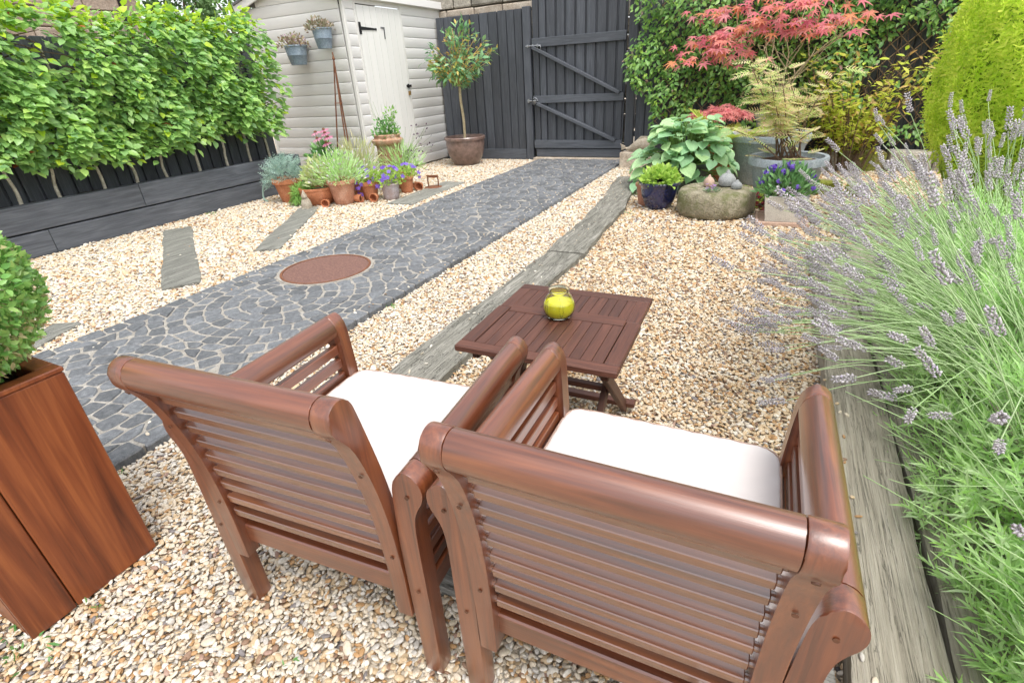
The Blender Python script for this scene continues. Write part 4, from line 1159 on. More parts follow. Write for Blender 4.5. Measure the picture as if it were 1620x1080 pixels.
violet_m = leafmat('violet_flower', [(.20, .10, .58), (.28, .16, .68), (.16, .07, .50)], .35, .5)
mauve_m = leafmat('mauve_flower', [(.36, .20, .52), (.46, .28, .58), (.40, .22, .48)], .3, .6)
pink_m = leafmat('pink_flower', [(.78, .26, .44), (.84, .38, .54), (.72, .2, .38)], .3, .5)
sedum_m = leafmat('grey_rosette', [(.18, .30, .16), (.26, .36, .22)], .2, .6)
def alpine():
    t = thing('alpine_plant', 'tiny tuft of grey-green leaves with mauve flowers on the front of the millstone', 'plant', (-.48, 5.22, .236))
    p, d = dome_pts(60, .09, .06, .035, .2, 0); tag(leaves('foliage', sedum_m, t, cloud(T_oval(), p, d + np.array([0, 0, .4]), np.array([[0, 0, 1.]]) + d, RS.uniform(.02, .035, len(p)))), kind='stuff')
    fm = mesh_np('flower', *T_petals(5)); fm.materials.append(mauve_m)
    for k in range(9): place_leaf(fm, 'flower', t, (random.uniform(-.06, .02), random.uniform(-.04, .04), random.uniform(.03, .07)), (random.uniform(-1, 1), 1, 0), (0, -.5, 1), .016)
alpine()
hebe_m = leafmat('hebe_leaf', [(.12, .28, .09), (.18, .37, .13), (.25, .44, .18), (.15, .32, .12)], .25, .4, .5)
def square_planter():
    t = thing('square_planter', 'square pale concrete planter of purple-flowered hebe', 'planter', (.135, 5.25, .022), R(3))
    h, b, tp = .225, .135, .165
    V = []; F = []
    def ring(r, z): V.extend([(-r, -r, z), (r, -r, z), (r, r, z), (-r, r, z)])
    for r, z in ((b, 0), (tp, h - .005), (tp - .003, h), (tp - .022, h), (tp - .026, h - .05)): ring(r, z)
    for k in range(4):
        for i in range(4): j = (i + 1) % 4; F.append((k * 4 + i, k * 4 + j, k * 4 + 4 + j, k * 4 + 4 + i))
    F.append((3, 2, 1, 0)); link('box', mesh_py('box', V, F), conc, t)
    link('soil', mesh_py('soil', [(-.145, -.145, h - .03), (.145, -.145, h - .03), (.145, .145, h - .03), (-.145, .145, h - .03)], [(0, 1, 2, 3)]), soil, t)
    p, d = dome_pts(900, .235, .22, .24, .35, -.05); p[:, 2] += h; n = len(p)
    tag(leaves('foliage', hebe_m, t, cloud(T_leaf(.16, .03, .05), p, d * .7 + rnd((n, 3), -.5, .5) + np.array([0, 0, .5]), d + np.array([0, 0, .5]) + rnd((n, 3), -.3, .3), RS.uniform(.05, .08, n))), kind='stuff')
    st = [([(0, 0, h - .05), tuple(p[i] * np.array([.5, .5, .8])), tuple(p[i])], [.004, .003, .002]) for i in range(0, n, 22)]; tubes('stems', bark_brown, t, st, 4)
    # flower heads: short fat spikes of tiny florets
    Tf = T_petals(5, .5, .3); q = sph(46); q = q * np.array([.38, .38, .75]); V, F = cloud(Tf, q, np.cross(q, [.3, .5, .8]), q, .26); fm = mesh_np('flower', V, F); fm.materials.append(violet_m)
    pp, dd = dome_pts(26, .235, .22, .255, .97, .1); pp[:, 2] += h
    for a, b_ in zip(pp, dd): place_leaf(fm, 'flower', t, a, np.cross(b_, [.2, .9, .1]), b_, random.uniform(.034, .050))
    return t
square_planter()
tr = thing('planter_tray', 'pinkish square tray under the pale concrete planter', 'tray', (.135, 5.24, 0), R(3))
box('base', tray_m, tr, (0, 0, .010), (.40, .40, .020), .003)
for c, s in (((0, -.205, .017), (.43, .025, .035)), ((0, .205, .017), (.43, .025, .035)), ((-.2, 0, .017), (.025, .385, .035)), ((.2, 0, .017), (.025, .385, .035))): box('lip', tray_m, tr, c, s, .004)
def red_heuchera():
    t = thing('red_leaved_plant', 'low plant with lime and crimson leaves between millstone and square planter', 'plant', (-.12, 5.62, 0))
    p, d = dome_pts(120, .16, .14, .24, .3, 0); n = len(p); g = RS.rand(n) < .55
    nv = d + np.array([0, 0, .8])
    tag(leaves('lime_leaves', lime_m, t, cloud(T_leaf(.38), p[g], d[g], nv[g], .06)), kind='stuff')
    tag(leaves('crimson_leaves', leafmat('crimson_leaf', [(.36, .03, .08), (.5, .06, .12), (.22, .04, .06)], .3), t, cloud(T_leaf(.38), p[~g] * np.array([1, 1, .6]), d[~g], nv[~g], .06)), kind='stuff')
    tubes('stems', bark_brown, t, [([(0, 0, 0), (.05 * math.cos(a), .05 * math.sin(a), .1), (.1 * math.cos(a), .1 * math.sin(a), .19)], [.004, .003, .002]) for a in (0, 1, 2, 3, 4, 5)], 4)
red_heuchera()
# wooden block with a stone fish, low stone edging and mossy stones
b = box('timber_block', coping_m, None, (-1.83, 7.98, .11), (.52, .20, .22), .012, None, 2, .004); tag(b, 'square cut pale block by the gate carrying a stone fish', 'block')
def fish():
    t = thing('stone_fish', 'carved stone fish resting on the pale block by the gate', 'stone ornament', (-1.83, 7.95, .222), R(4))
    pts = [(-.20, 0, .075), (-.15, 0, .060), (-.08, 0, .080), (0, 0, .115), (.09, 0, .125), (.17, 0, .105), (.23, 0, .085)]; rr = [.012, .028, .055, .085, .095, .075, .03]
    V, F = tube_vf(pts, rr, 14); F.append(tuple(range(14))); F.append(tuple(range(len(V) - 14, len(V)))[::-1])
    V = [Vector((v.x, v.y * .75, max(0, v.z - .02))) for v in V]
    link('body', mesh_py('body', V, F, True), orn_tan, t)
    link('tail', prism_mesh('tail', [(-.19, .05), (-.25, .02), (-.24, .06), (-.27, .115), (-.20, .085)], 'xz', -.02, .02, .006), orn_tan, t)
    link('fin', prism_mesh('fin', [(-.04, .16), (.02, .215), (.12, .215), (.15, .18), (.1, .17)], 'xz', -.014, .014, .005), orn_tan, t)
fish()
x = .25
EG = 'stones edging the raised border'
LE = ['low edging stone nearest the grey tub', 'edging stone with mossy foot, second from the grey tub', 'edging stone third from the tub, behind the lavender tips', 'edging stone half hidden by lavender spikes', 'edging stone beside the golden conifer']
for k in range(5):
    L = .48 + .05 * (k % 2); o = box('edging_stone', mossy if k == 1 else stone_m, None, (x + L / 2, 8.08 + .04 * k, .105), (L - .015, .24, .23 + .01 * (k % 3)), .03, None, 2, .01); tag(o, LE[k], 'stone', EG); x += L
V = [(.2, 8.19, .19), (6, 8.4, .19), (6, 9.5, .19), (.2, 9.5, .19)]
tag(link('border_soil', mesh_py('border_soil', V, [(0, 1, 2, 3)]), soil), kind='structure')
for (x, y, lx, ly, lz, lb) in ((.56, 6.55, .24, .18, .15, 'brown stone lump with yellow moss, left of the pair on the gravel'), (.83, 6.52, .20, .16, .13, 'brown mossy stone lump, right of the pair on the gravel')):
    o = box('mossy_stone', mossy, None, (x, y, lz / 2 - .01), (lx, ly, lz), .04, Matrix.Rotation(random.uniform(-.3, .3), 3, 'Z'), 3, .012); tag(o, lb, 'stone', 'mossy stones on the gravel')

# ------------------------------------------------------------------ pots by the raised bed
PG = 'terracotta pots gathered by the shed'
silver_m = leafmat('silver_blue_leaf', [(.30, .46, .40), (.40, .55, .48), (.48, .62, .54), (.26, .42, .34)], .25, .6)
sage_m = leafmat('variegated_sage_leaf', [(.52, .60, .22), (.66, .68, .34), (.40, .54, .20), (.72, .72, .44)], .35, .6)
thyme_m = leafmat('bright_green_needle', [(.20, .42, .09), (.28, .50, .12), (.34, .56, .15)], .35, .5)
lavgrey_m = leafmat('lavender_leaf', [(.44, .72, .22), (.56, .80, .36), (.48, .76, .26), (.66, .82, .50), (.40, .70, .15)], .4, .5)
lav_fl = leafmat('lavender_floret', [(.57, .525, .55), (.65, .61, .63), (.48, .445, .455), (.73, .69, .71), (.60, .57, .565), (.60, .53, .66)], .22, .7)
strawy_m = leafmat('straw_grass', [(.58, .54, .30), (.50, .54, .24), (.66, .60, .38), (.40, .50, .20)], .35, .6)
green_m = leafmat('mid_green_leaf', [(.12, .30, .09), (.17, .38, .11), (.23, .45, .14)], .33, .42)
def tuft(t, mat, c, rx, ry, rz, n, T, lo, hi, upw=.3, shell=.25, name='foliage', spread=.6):
    p, d = dome_pts(n, rx, ry, rz, shell, -.05); k = len(p); p = p + np.array(c)
    return tag(leaves(name, mat, t, cloud(T, p, d + rnd((k, 3), -spread, spread) + np.array([0, 0, upw]), d + np.array([0, 0, .7]) + rnd((k, 3), -.3, .3), RS.uniform(lo, hi, k))), kind='stuff')
viola_me = mesh_np('flower', *T_petals(5, .55, .12)); viola_me.materials.append(violet_m)
def violas(t, n, rx, ry, rz, z, lo=-.2):
    p, d = dome_pts(n * 2, rx, ry, rz, .9, lo); k = 0
    for a, b in zip(p, d):
        if k >= n or b[1] > .5: continue
        k += 1; fn = b + np.array([.2, -.7, .3]); place_leaf(viola_me, 'flower', t, a + np.array([0, 0, z]), np.cross(fn, [1, .1, .2]), fn, random.uniform(.024, .034))
t = thing('potted_artemisia', 'terracotta pot of blue-silver foliage at the end of the raised bed', 'potted plant', (-5.66, 4.84, 0), 0, PG)
pot_round('pot', t, terra, .115, .175, .30, (.06, .012)); tuft(t, silver_m, (0, 0, .29), .26, .24, .26, 420, T_pinnate(4, .3, .08), .06, .10); tuft(t, silver_m, (-.25, -.02, .18), .12, .1, .14, 90, T_pinnate(4, .3, .08), .05, .08)
tubes('trailing_stem', silver_m, t, [(spline([(-.12, -.05, .3), (-.34, -.08, .22), (-.40, -.10, .05), (-.30, -.12, -.0)], 5, False), .012)], 6)
t = thing('terracotta_bowl', 'wide terracotta bowl with cream-variegated sage and a thatch of green needles over its left rim', 'potted plant', (-5.12, 4.82, 0), 0, PG)
pot_round('pot', t, terra, .16, .225, .215, (.03, .006), .018, soil, 36, (0, 0, 0), .003, .025)
tuft(t, sage_m, (.03, .05, .22), .24, .2, .34, 420, T_leaf(.2, .04, .1), .05, .085, .8)
tuft(t, thyme_m, (-.17, -.08, .15), .14, .14, .10, 500, T_blade(.05, .2), .05, .09, .1)
tuft(t, thyme_m, (-.23, -.13, .06), .09, .09, .13, 500, T_blade(.05, .3), .05, .10, -.9, .4, 'trailing_foliage')
t = thing('terracotta_pot', 'tall plain terracotta pot of hazy grey-lilac lavender', 'potted plant', (-4.79, 4.90, 0), 0, PG)
pot_round('pot', t, terra_pale, .118, .168, .30, (.05, .010)); tuft(t, lavgrey_m, (0, 0, .28), .36, .28, .34, 900, T_blade(.05, .1), .06, .12, .4, .15); tuft(t, lav_fl, (0, 0, .30), .42, .32, .40, 260, T_oval(.22), .025, .045, .6, .6, 'flowers')
t = thing('viola_pot', 'orange terracotta pot with purple violas spilling forward', 'potted plant', (-4.60, 5.18, 0), 0, PG)
pot_round('pot', t, terra, .082, .118, .23, (.05, .010)); tuft(t, lime_m, (0, 0, .21), .19, .17, .17, 260, T_leaf(.3), .03, .05); violas(t, 22, .21, .20, .20, .21); violas(t, 8, .10, .22, .14, .16, -1)
t = thing('viola_pot', 'grey-bloomed clay pot with purple violas, standing right of the orange one', 'potted plant', (-4.33, 5.26, 0), 0, PG)
pot_round('pot', t, greypot, .095, .115, .20, (.02, .006)); tuft(t, lime_m, (0, 0, .19), .20, .17, .17, 280, T_leaf(.3), .03, .05); violas(t, 26, .22, .20, .20, .20)
t = thing('viola_pot', 'smaller terracotta pot of violas at the right end of the pots', 'potted plant', (-4.38, 5.66, 0), 0, PG)
pot_round('pot', t, terra, .075, .10, .22, (.04, .008)); tuft(t, lime_m, (0, 0, .20), .18, .16, .16, 220, T_leaf(.3), .03, .05); violas(t, 18, .20, .18, .18, .20)
t = thing('terracotta_pot', 'terracotta pot behind the violas with dark seed heads on wiry stems', 'potted plant', (-4.62, 5.92, 0), 0, PG)
pot_round('pot', t, terra_pale, .09, .125, .25, (.04, .008)); tuft(t, lavgrey_m, (0, 0, .24), .34, .28, .34, 700, T_blade(.05, .1), .07, .13, .5, .15)
ws = [([(0, 0, .25), (math.cos(a) * q * .5, math.sin(a) * q * .3, .5), (math.cos(a) * q, math.sin(a) * q * .6, z)], [.002, .0015, .001]) for a, q, z in [(random.uniform(-.7, 1.0), random.uniform(.25, .6), random.uniform(.42, .80)) for _ in range(34)]]
tubes('stems', stem_green, t, ws, 3); e = np.array([tuple(w_[0][-1]) for w_ in ws]); tag(leaves('seed_heads', leafmat('dark_seed_head', [(.06, .03, .06), (.10, .05, .09)], 0), t, cloud(T_oval(.3), e, rnd((len(e), 3)) + np.array([.3, 0, .6]), rnd((len(e), 3)), .035)), kind='stuff')
t = thing('terracotta_pot', 'terracotta pot of straw-coloured grassy herb in the middle of the pots', 'potted plant', (-4.93, 5.40, 0), 0, PG)
pot_round('pot', t, terra, .10, .145, .27, (.05, .010)); tuft(t, strawy_m, (0, 0, .26), .33, .26, .44, 620, T_blade(.04, .1), .08, .16, 1.0, .15); tuft(t, lavgrey_m, (0, 0, .26), .30, .26, .28, 400, T_blade(.05, .1), .06, .11, .4, .15, 'lower_foliage')
def chimney_pot():
    t = thing('chimney_pot', 'old limed chimney pot planted with small green herbs', 'chimney pot', (-4.84, 5.98, 0), 0, PG)
    pr = [(.175, 0), (.18, .02), (.165, .30), (.16, .52), (.165, .555), (.20, .575), (.215, .60), (.215, .63), (.19, .645), (.175, .655), (.18, .69), (.168, .70), (.15, .70), (.145, .64)]
    lathe('pot', terra_old, t, pr, 36, None, None, True, .006); lathe('soil', soil, t, [(.148, .66), (.002, .67)], 18, None, None, False)
    tuft(t, green_m, (0, 0, .67), .20, .17, .26, 330, T_leaf(.28), .03, .055, .5, .1); tuft(t, thyme_m, (.10, 0, .67), .10, .10, .42, 120, T_leaf(.28), .03, .05, .8, .1, 'upright_foliage')
    tubes('stems', stem_green, t, [([(0, 0, .66), (.1 * math.cos(a), .08 * math.sin(a), .85), (.2 * math.cos(a), .12 * math.sin(a), random.uniform(.9, 1.15))], [.003, .002, .001]) for a in np.linspace(0, 6, 14)], 4)
chimney_pot()
def echinacea():
    t = thing('coneflower', 'pink coneflowers above dark green leaves by the shed wall', 'potted plant', (-5.98, 5.90, 0), 0, PG)
    pot_round('pot', t, terra, .12, .16, .28, (.05, .01)); tuft(t, green_m, (0, 0, .27), .26, .2, .30, 240, T_leaf(.2, .04, .2), .10, .16, .3, .2)
    pm = mesh_np('petals', *T_petals(11, .2, -.25)); pm.materials.append(pink_m)
    for (x, y, z) in ((-.06, -.03, .74), (-.02, -.06, .66), (.12, -.03, .73), (.18, -.05, .68), (.06, .02, .77), (.16, -.08, .60)):
        s = tubes('stem', stem_green, t, [([(x * .4, 0, .28), (x * .8, y * .5, .5), (x, y, z)], [.004, .0035, .003])], 5)
        place_leaf(pm, 'petals', s, (x, y, z), (1, 0, .1), (.1, -.35, 1), .078)
        lathe('cone', rust, s, [(.022, 0), (.024, .008), (.016, .02), (.002, .026)], 12, (x, y, z))
echinacea()
tiny = 'little empty clay pots lying on the gravel'
def tiny_pot(x, y, rz, label, r=.05, h=.10, z=None):
    t = thing('clay_pot', label, 'clay pot', (x, y, (z if z is not None else r * .98)), 0, tiny)
    pr = [(r * .62, 0), (r * .66, .004), (r * .92, h * .75), (r, h * .76), (r * 1.02, h), (r * .86, h), (r * .80, h * .7), (r * .5, .01)]
    lathe('pot', terra, t, pr, 22, (0, 0, 0), (R(90), 0, rz), True)
tiny_pot(-4.90, 4.72, R(25), 'tiny clay pot on its side just left of the tall plain terracotta pot')
tiny_pot(-4.71, 4.97, R(95), 'tiny clay pot on its side pushed into another, right of the tall terracotta pot', .052, .13)
tiny_pot(-4.66, 5.06, R(20), 'tiny clay pot facing forward beside the nested one', .052)
tiny_pot(-4.46, 5.12, R(15), 'tiny clay pot with round mouth between the orange and grey viola pots', .055)
tiny_pot(-4.40, 5.86, R(60), 'tiny clay pot at the right end, left of the pair by the iron scraper', .055)
tiny_pot(-4.31, 5.88, R(20), 'tiny clay pot right next to the iron scraper', .055)
def scraper():
    t = thing('boot_scraper', 'small rusty iron boot scraper standing right of the pots', 'boot scraper', (-4.17, 5.98, 0), R(15))
    lathe('base', rust, t, [(.13, 0), (.13, .012), (.11, .02), (.002, .022)], 28); box('blade', rust, t, (0, 0, .155), (.16, .012, .035), .002)
    for s in (-1, 1): tubes('upright', rust, t, [([(s * .07, 0, .015), (s * .075, 0, .1), (s * .065, 0, .17)], .009)], 8)
scraper()
def figure():
    t = thing('stone_figure', 'little pale stone animal figure in front of the terracotta bowl', 'garden figure', (-5.05, 4.52, 0), R(20))
    lathe('body', orn_tan, t, [(.035, 0), (.06, .012), (.062, .05), (.05, .10), (.032, .135), (.02, .15)], 18, None, None, True, .05)
    lathe('head', orn_tan, t, [(.022, .125), (.036, .145), (.034, .17), (.018, .195), (.006, .225), (.001, .23)], 14, (0, -.012, 0), None, True, .04)
    for s in (-1, 1): lathe('foot', orn_tan, t, [(.018, 0), (.02, .012), (.012, .024), (.002, .026)], 10, (s * .03, -.05, 0))
figure()
# rusty obelisk and wall pails
def obelisk():
    t = thing('rusty_obelisk', 'slender rusty iron plant support leaning against the shed', 'plant support', (-5.82, 6.08, 0))
    ap = Vector((.08, .12, 1.66))
    for (x, y) in ((-.16, 0), (.14, -.05), (0, .18)): tubes('rod', rust, t, [([(x, y, 0), ap], [.012, .009])], 7)
    lathe('finial', rust, t, [(.012, 0), (.022, .012), (.016, .03), (.010, .05), (.008, .09), (.002, .10)], 12, tuple(ap - Vector((0, 0, .02))))
    for z in (.5, 1.1): u = 1 - z / 1.66; tubes('hoop', rust, t, [([ap * (z / 1.66) + Vector((.17 * u * math.cos(a), .15 * u * math.sin(a), 0)) for a in np.linspace(0, 6.2832, 20)], .004)], 5)
obelisk()
muted_m = leafmat('muted_flower', [(.40, .28, .30), (.30, .32, .14), (.46, .36, .18), (.34, .24, .20), (.50, .36, .44)], .25, .6)
heather_m = leafmat('faded_heather', [(.24, .24, .13), (.34, .28, .20), (.40, .30, .24), (.20, .24, .12)], .25, .6)
def pail(x, z, mat, label, r):
    t = thing('wall_pail', label, 'wall pot', (x, SY0 - .03 - r, z), 0, 'galvanised pails on the shed wall')
    lathe('pail', galv, t, [(r * .68, 0), (r * .70, .006), (r * .86, .115), (r * .895, .12), (r * .87, .128), (r * .97, .225), (r * 1.03, .232), (r * 1.0, .245), (r * .93, .24), (r * .9, .2)], 30)
    lathe('soil', soil, t, [(r * .92, .21), (.002, .22)], 16, None, None, False)
    tuft(t, mat, (-.02, -.02, .22), r * 1.6, r * 1.3, r * 1.1, 330, T_leaf(.32), .03, .05, .2, .2)
    box('hanger', galv, t, (0, r * .9, .2), (.03, r * .35, .05), .002)
pail(-6.39, 1.615, muted_m, 'lower left grey pail on the shed wall with pink and yellow flowers', .155)
pail(-5.86, 1.785, heather_m, 'upper right grey pail on the shed wall with brownish heather', .135)

# ------------------------------------------------------------------ lollipop tree in brown pot
lolly_m = leafmat('photinia_leaf', [(.12, .30, .12), (.19, .40, .18), (.26, .47, .20), (.32, .52, .26), (.16, .34, .15), (.38, .54, .16)], .28, .28, .6)
lolly_new = leafmat('photinia_orange_leaf', [(.62, .50, .12), (.64, .36, .10), (.60, .58, .14), (.68, .44, .14)], .38, .4)
def lolly():
    t = thing('standard_tree', 'round-headed standard tree in a brown glazed pot against the black fence', 'tree', (-4.80, 7.97, 0))
    pot_round('pot', t, brown_glaze, .215, .325, .455, (.05, .022), .025, mulch, 48, (0, 0, 0), .002, .045)
    tubes('trunk', bark_tan, t, [(spline([(0, 0, .4), (.01, 0, .7), (-.02, .01, 1.0), (-.01, 0, 1.25)], 4, False), .022)], 8)
    br = []; c = Vector((0, 0, 1.62)); tip = []
    for k in range(46):
        d = Vector(sph(1)[0]); d.z = d.z * .9 + .15; e = c + Vector((d.x * .56 + .05, d.y * .48, d.z * .52)) * random.uniform(.75, 1); b = Vector((-.01, 0, random.uniform(1.2, 1.4)))
        m_ = b.lerp(e, .5) + Vector((random.uniform(-.06, .06), random.uniform(-.06, .06), random.uniform(-.04, .06))); br.append((spline([tuple(b), tuple(m_), tuple(e)], 4, False), [.011 - .0009 * i for i in range(9)])); tip.append((b, m_, e))
    tubes('limbs', leafmat('golden_twig', [(.52, .38, .14), (.60, .44, .18)], 0, .7), t, br, 5)
    P = []; D = []
    for b, m_, e in tip:
        for q in range(19):
            u = random.uniform(.45, 1.05); p = b.lerp(m_, u * 2) if u < .5 else m_.lerp(e, u * 2 - 1); dd = (p - c).normalized()
            P.append(tuple(p + Vector((random.uniform(-.05, .05),) * 3) + Vector((random.uniform(-.05, .05), random.uniform(-.05, .05), 0)))); D.append(tuple(dd * .8 + Vector((random.uniform(-.8, .8), random.uniform(-.8, .8), random.uniform(-.6, .8)))))
    P = np.array(P); D = np.array(D); n = len(P); o_ = RS.rand(n) < .3; nv = P - np.array(c) + np.array([0, 0, .5]) + rnd((n, 3), -.25, .25)
    tag(leaves('foliage', lolly_m, t, cloud(T_leaf(.2, .05, .1), P[~o_], D[~o_], nv[~o_], RS.uniform(.085, .14, (~o_).sum()))), kind='stuff')
    tag(leaves('orange_foliage', lolly_new, t, cloud(T_leaf(.2, .05, .1), P[o_], D[o_], nv[o_], RS.uniform(.06, .09, o_.sum()))), kind='stuff')
lolly()

# ------------------------------------------------------------------ golden conifer
gold_m = leafmat('golden_conifer_spray', [(.64, .84, .08), (.74, .88, .12), (.82, .90, .17), (.52, .74, .07), (.68, .85, .10), (.78, .89, .15)], .48, .55)
def conifer():
    t = thing('golden_conifer', 'big dense dome-shaped golden-green conifer behind the lavender', 'conifer', (1.90, 5.0, 0))
    n = 25000; v = sph(n); v = v[v[:, 2] > -.75]; n = len(v)
    q = (.93 + .07 * RS.rand(n)) * (1 + .03 * np.sin(v[:, 0] * 9 + v[:, 2] * 7) + .03 * np.sin(v[:, 1] * 13 - v[:, 2] * 11))
    q = q * (1 - .30 * np.clip(-v[:, 2], 0, 1) ** 1.2); pos = v * q[:, None] * np.array([.95, .95, 1.22]) + np.array([0, 0, 1.05]); pos[:, 2] = np.maximum(pos[:, 2], .03)
    d = v * .35 + np.array([0, 0, .8]) + rnd((n, 3), -.5, .5); nv = v + rnd((n, 3), -.4, .4) + np.array([0, 0, .4])
    tag(leaves('foliage', gold_m, t, cloud(T_pinnate(3, .40, .14), pos, d, nv, RS.uniform(.045, .10, n))), kind='stuff')
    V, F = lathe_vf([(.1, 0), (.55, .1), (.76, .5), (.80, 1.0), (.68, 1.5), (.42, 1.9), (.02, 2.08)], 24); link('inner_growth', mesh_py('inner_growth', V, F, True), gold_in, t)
    tubes('trunk', bark_brown, t, [([(0, 0, 0), (0, 0, 1), (0, 0, 1.9)], [.07, .05, .015])], 8)
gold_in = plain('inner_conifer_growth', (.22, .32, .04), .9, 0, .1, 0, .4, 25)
conifer()

# ------------------------------------------------------------------ lavender bed
stemlav = leafmat('lavender_stem', [(.42, .60, .27), (.50, .66, .34), (.57, .70, .41), (.45, .64, .28)], .3, .6)
def spike_mesh():
    parts = []
    L = 1.0; core = []
    for k in range(8):
        z = .05 + k * .125; r = .085 * (1 - .5 * (k / 7) ** 2) + .02; m = 6; a = np.arange(m) * 6.2832 / m + k * .5
        pos = np.column_stack([r * .55 * np.cos(a), np.full(m, z), r * .55 * np.sin(a)]); d = np.column_stack([np.cos(a) * .8, np.full(m, .8), np.sin(a) * .8]); nv = np.column_stack([np.cos(a), np.full(m, -.4), np.sin(a)])
        parts.append(cloud((np.array([(0, 0, 0), (-.3, .45, .12), (.3, .45, .12), (0, 1, .05), (0, .5, -.2)]), np.array([(0, 2, 1), (1, 2, 3), (0, 1, 4), (1, 3, 4), (3, 2, 4), (2, 0, 4)])), pos, d, nv, RS.uniform(.13, .19, m)))
    V, F = join(parts); V = V * np.array([.84, 1, .84]) + RS.normal(0, .012, V.shape); return mesh_np('flower_spike', V, F)
spikes = []
for k in range(4):
    m_ = spike_mesh(); m_.materials.append(lav_fl); spikes.append(m_)
LG = 'lavender plants in the sleeper-edged bed'
def lavender(cx, cy, rx, ry, rz, nstem, label, tipmin, lean, seed):
    t = thing('lavender', label, 'lavender', (cx, cy, .02), 0, LG)
    rs = np.random.RandomState(seed)
    # leafy shoots
    n = 1300; v = nrm(rs.normal(size=(n * 2, 3))); v = v[v[:, 2] > -.12][:n]; n = len(v)
    pos = v * (.45 + .55 * rs.rand(n, 1) ** .5) * np.array([rx, ry, rz]) * (1 + .12 * np.sin(v[:, :1] * 9 + v[:, 1:2] * 7)); pos[:, 2] += .06
    dsh = nrm(v + np.array([0, 0, .7]) + rs.uniform(-.4, .4, (n, 3)))
    P = []; D = []; N = []; Sz = []
    for i in range(n):
        u = nrm(np.cross(dsh[i], [.3, .8, .2])); w_ = np.cross(dsh[i], u)
        for k in range(10):
            a = k * 2.4 + i; q = k / 10; r = u * math.cos(a) + w_ * math.sin(a)
            P.append(pos[i] + dsh[i] * q * .075); D.append(r * (1.05 - .75 * q) + dsh[i] * (.45 + .6 * q)); N.append(dsh[i] - r * .3); Sz.append((.038 + .028 * rs.rand()) * (1 - .25 * q))
    tag(leaves('foliage', lavgrey_m, t, cloud(T_blade(.075, .10), np.array(P), np.array(D), np.array(N), np.array(Sz))), kind='stuff')
    wood_ = [([(0, 0, 0), tuple(pos[i] * .5), tuple(pos[i])], [.006, .004, .002]) for i in range(0, n, 9)]
    tubes('woody_stems', bark_grey, t, wood_, 4)
    st = []; sp = []
    tries = 0
    while len(sp) < nstem and tries < nstem * 8:
        tries += 1
        d = np.array([lean[0] + rs.normal(0, .48), lean[1] + rs.normal(0, .55), lean[2] + rs.normal(0, .30)])
        if d[2] < .05: continue
        d = nrm(d); b = np.array([rx * .62 * d[0] + rs.uniform(-.12, .12), ry * .62 * d[1] + rs.uniform(-.12, .12), rz * .5 + rs.uniform(-.08, .12)])
        L = rs.uniform(.50, .84); m_ = b + d * L * .55 + np.array([0, 0, .03]); e = b + d * L + np.array([0, 0, -.05 * abs(d[0])])
        if cx + e[0] < tipmin or (cx + e[0] < .26 and cy + e[1] < 1.22): continue
        pts = spline([tuple(b), tuple(m_), tuple(e)], 3, False); st.append((pts, [.0021 - .00012 * i for i in range(len(pts))])); sp.append((e, nrm(e - m_)))
    tag(tubes('flower_stems', stemlav, t, st, 4), kind='stuff')
    for i, (e, d) in enumerate(sp[:300]):
        place_leaf(spikes[i % 4], 'flower_spike', t, e, d + rs.uniform(-.22, .22, 3) + np.array([0, 0, .28]), (rs.uniform(-1, 1), rs.uniform(-1, 1), .3), rs.uniform(.058, .100))
        if rs.rand() < .3: place_leaf(spikes[(i + 1) % 4], 'flower_spike', t, e - d * rs.uniform(.012, .03), d, (1, 0, .3), .022)
    # grassy flowerless stalks between
    gs = []
    for k in range(120 if cy < 1.8 else 260):
        d = nrm(np.array([lean[0] * .8 + rs.normal(0, .6), lean[1] + rs.normal(0, .6), .75 + rs.normal(0, .25)])); b = np.array([rx * .5 * d[0], ry * .5 * d[1], rz * .4]) + rs.uniform(-.14, .14, 3); L = rs.uniform(.25, .5)
        gs.append(([tuple(b), tuple(b + d * L * .5 + np.array([0, 0, .02])), tuple(b + d * L)], [.002, .0017, .001]))
    tag(tubes('stalks', stemlav, t, gs, 3), kind='stuff')
lavender(.98, .98, .42, .46, .46, 12, 'leafy silver-green lavender with few flowers nearest the camera', .62, (-.2, .1, .8), 1)
lavender(.98, 1.58, .42, .46, .50, 75, 'lavender beside the right armchair, second from the camera', .40, (-.45, .15, .6), 2)
lavender(1.02, 2.18, .44, .46, .54, 185, 'lavender leaning farthest over the gravel beyond the right armchair', -.12, (-.82, -.02, .46), 3)
lavender(1.08, 2.80, .46, .48, .54, 140, 'lavender in the middle of the bed with many grey-lilac spikes', 0.02, (-.66, 0, .60), 4)
lavender(1.16, 3.46, .46, .48, .52, 85, 'farthest lavender, its spikes across the foot of the golden conifer', .30, (-.5, 0, .70), 5)
lavender(1.70, 1.95, .46, .5, .58, 70, 'lavender at the right edge of the photo, behind the front row', .9, (-.35, 0, .85), 6)
lavender(1.60, 1.25, .44, .5, .54, 20, 'low leafy lavender in the bottom right corner, behind the nearest one', 1.0, (-.2, 0, .85), 7)

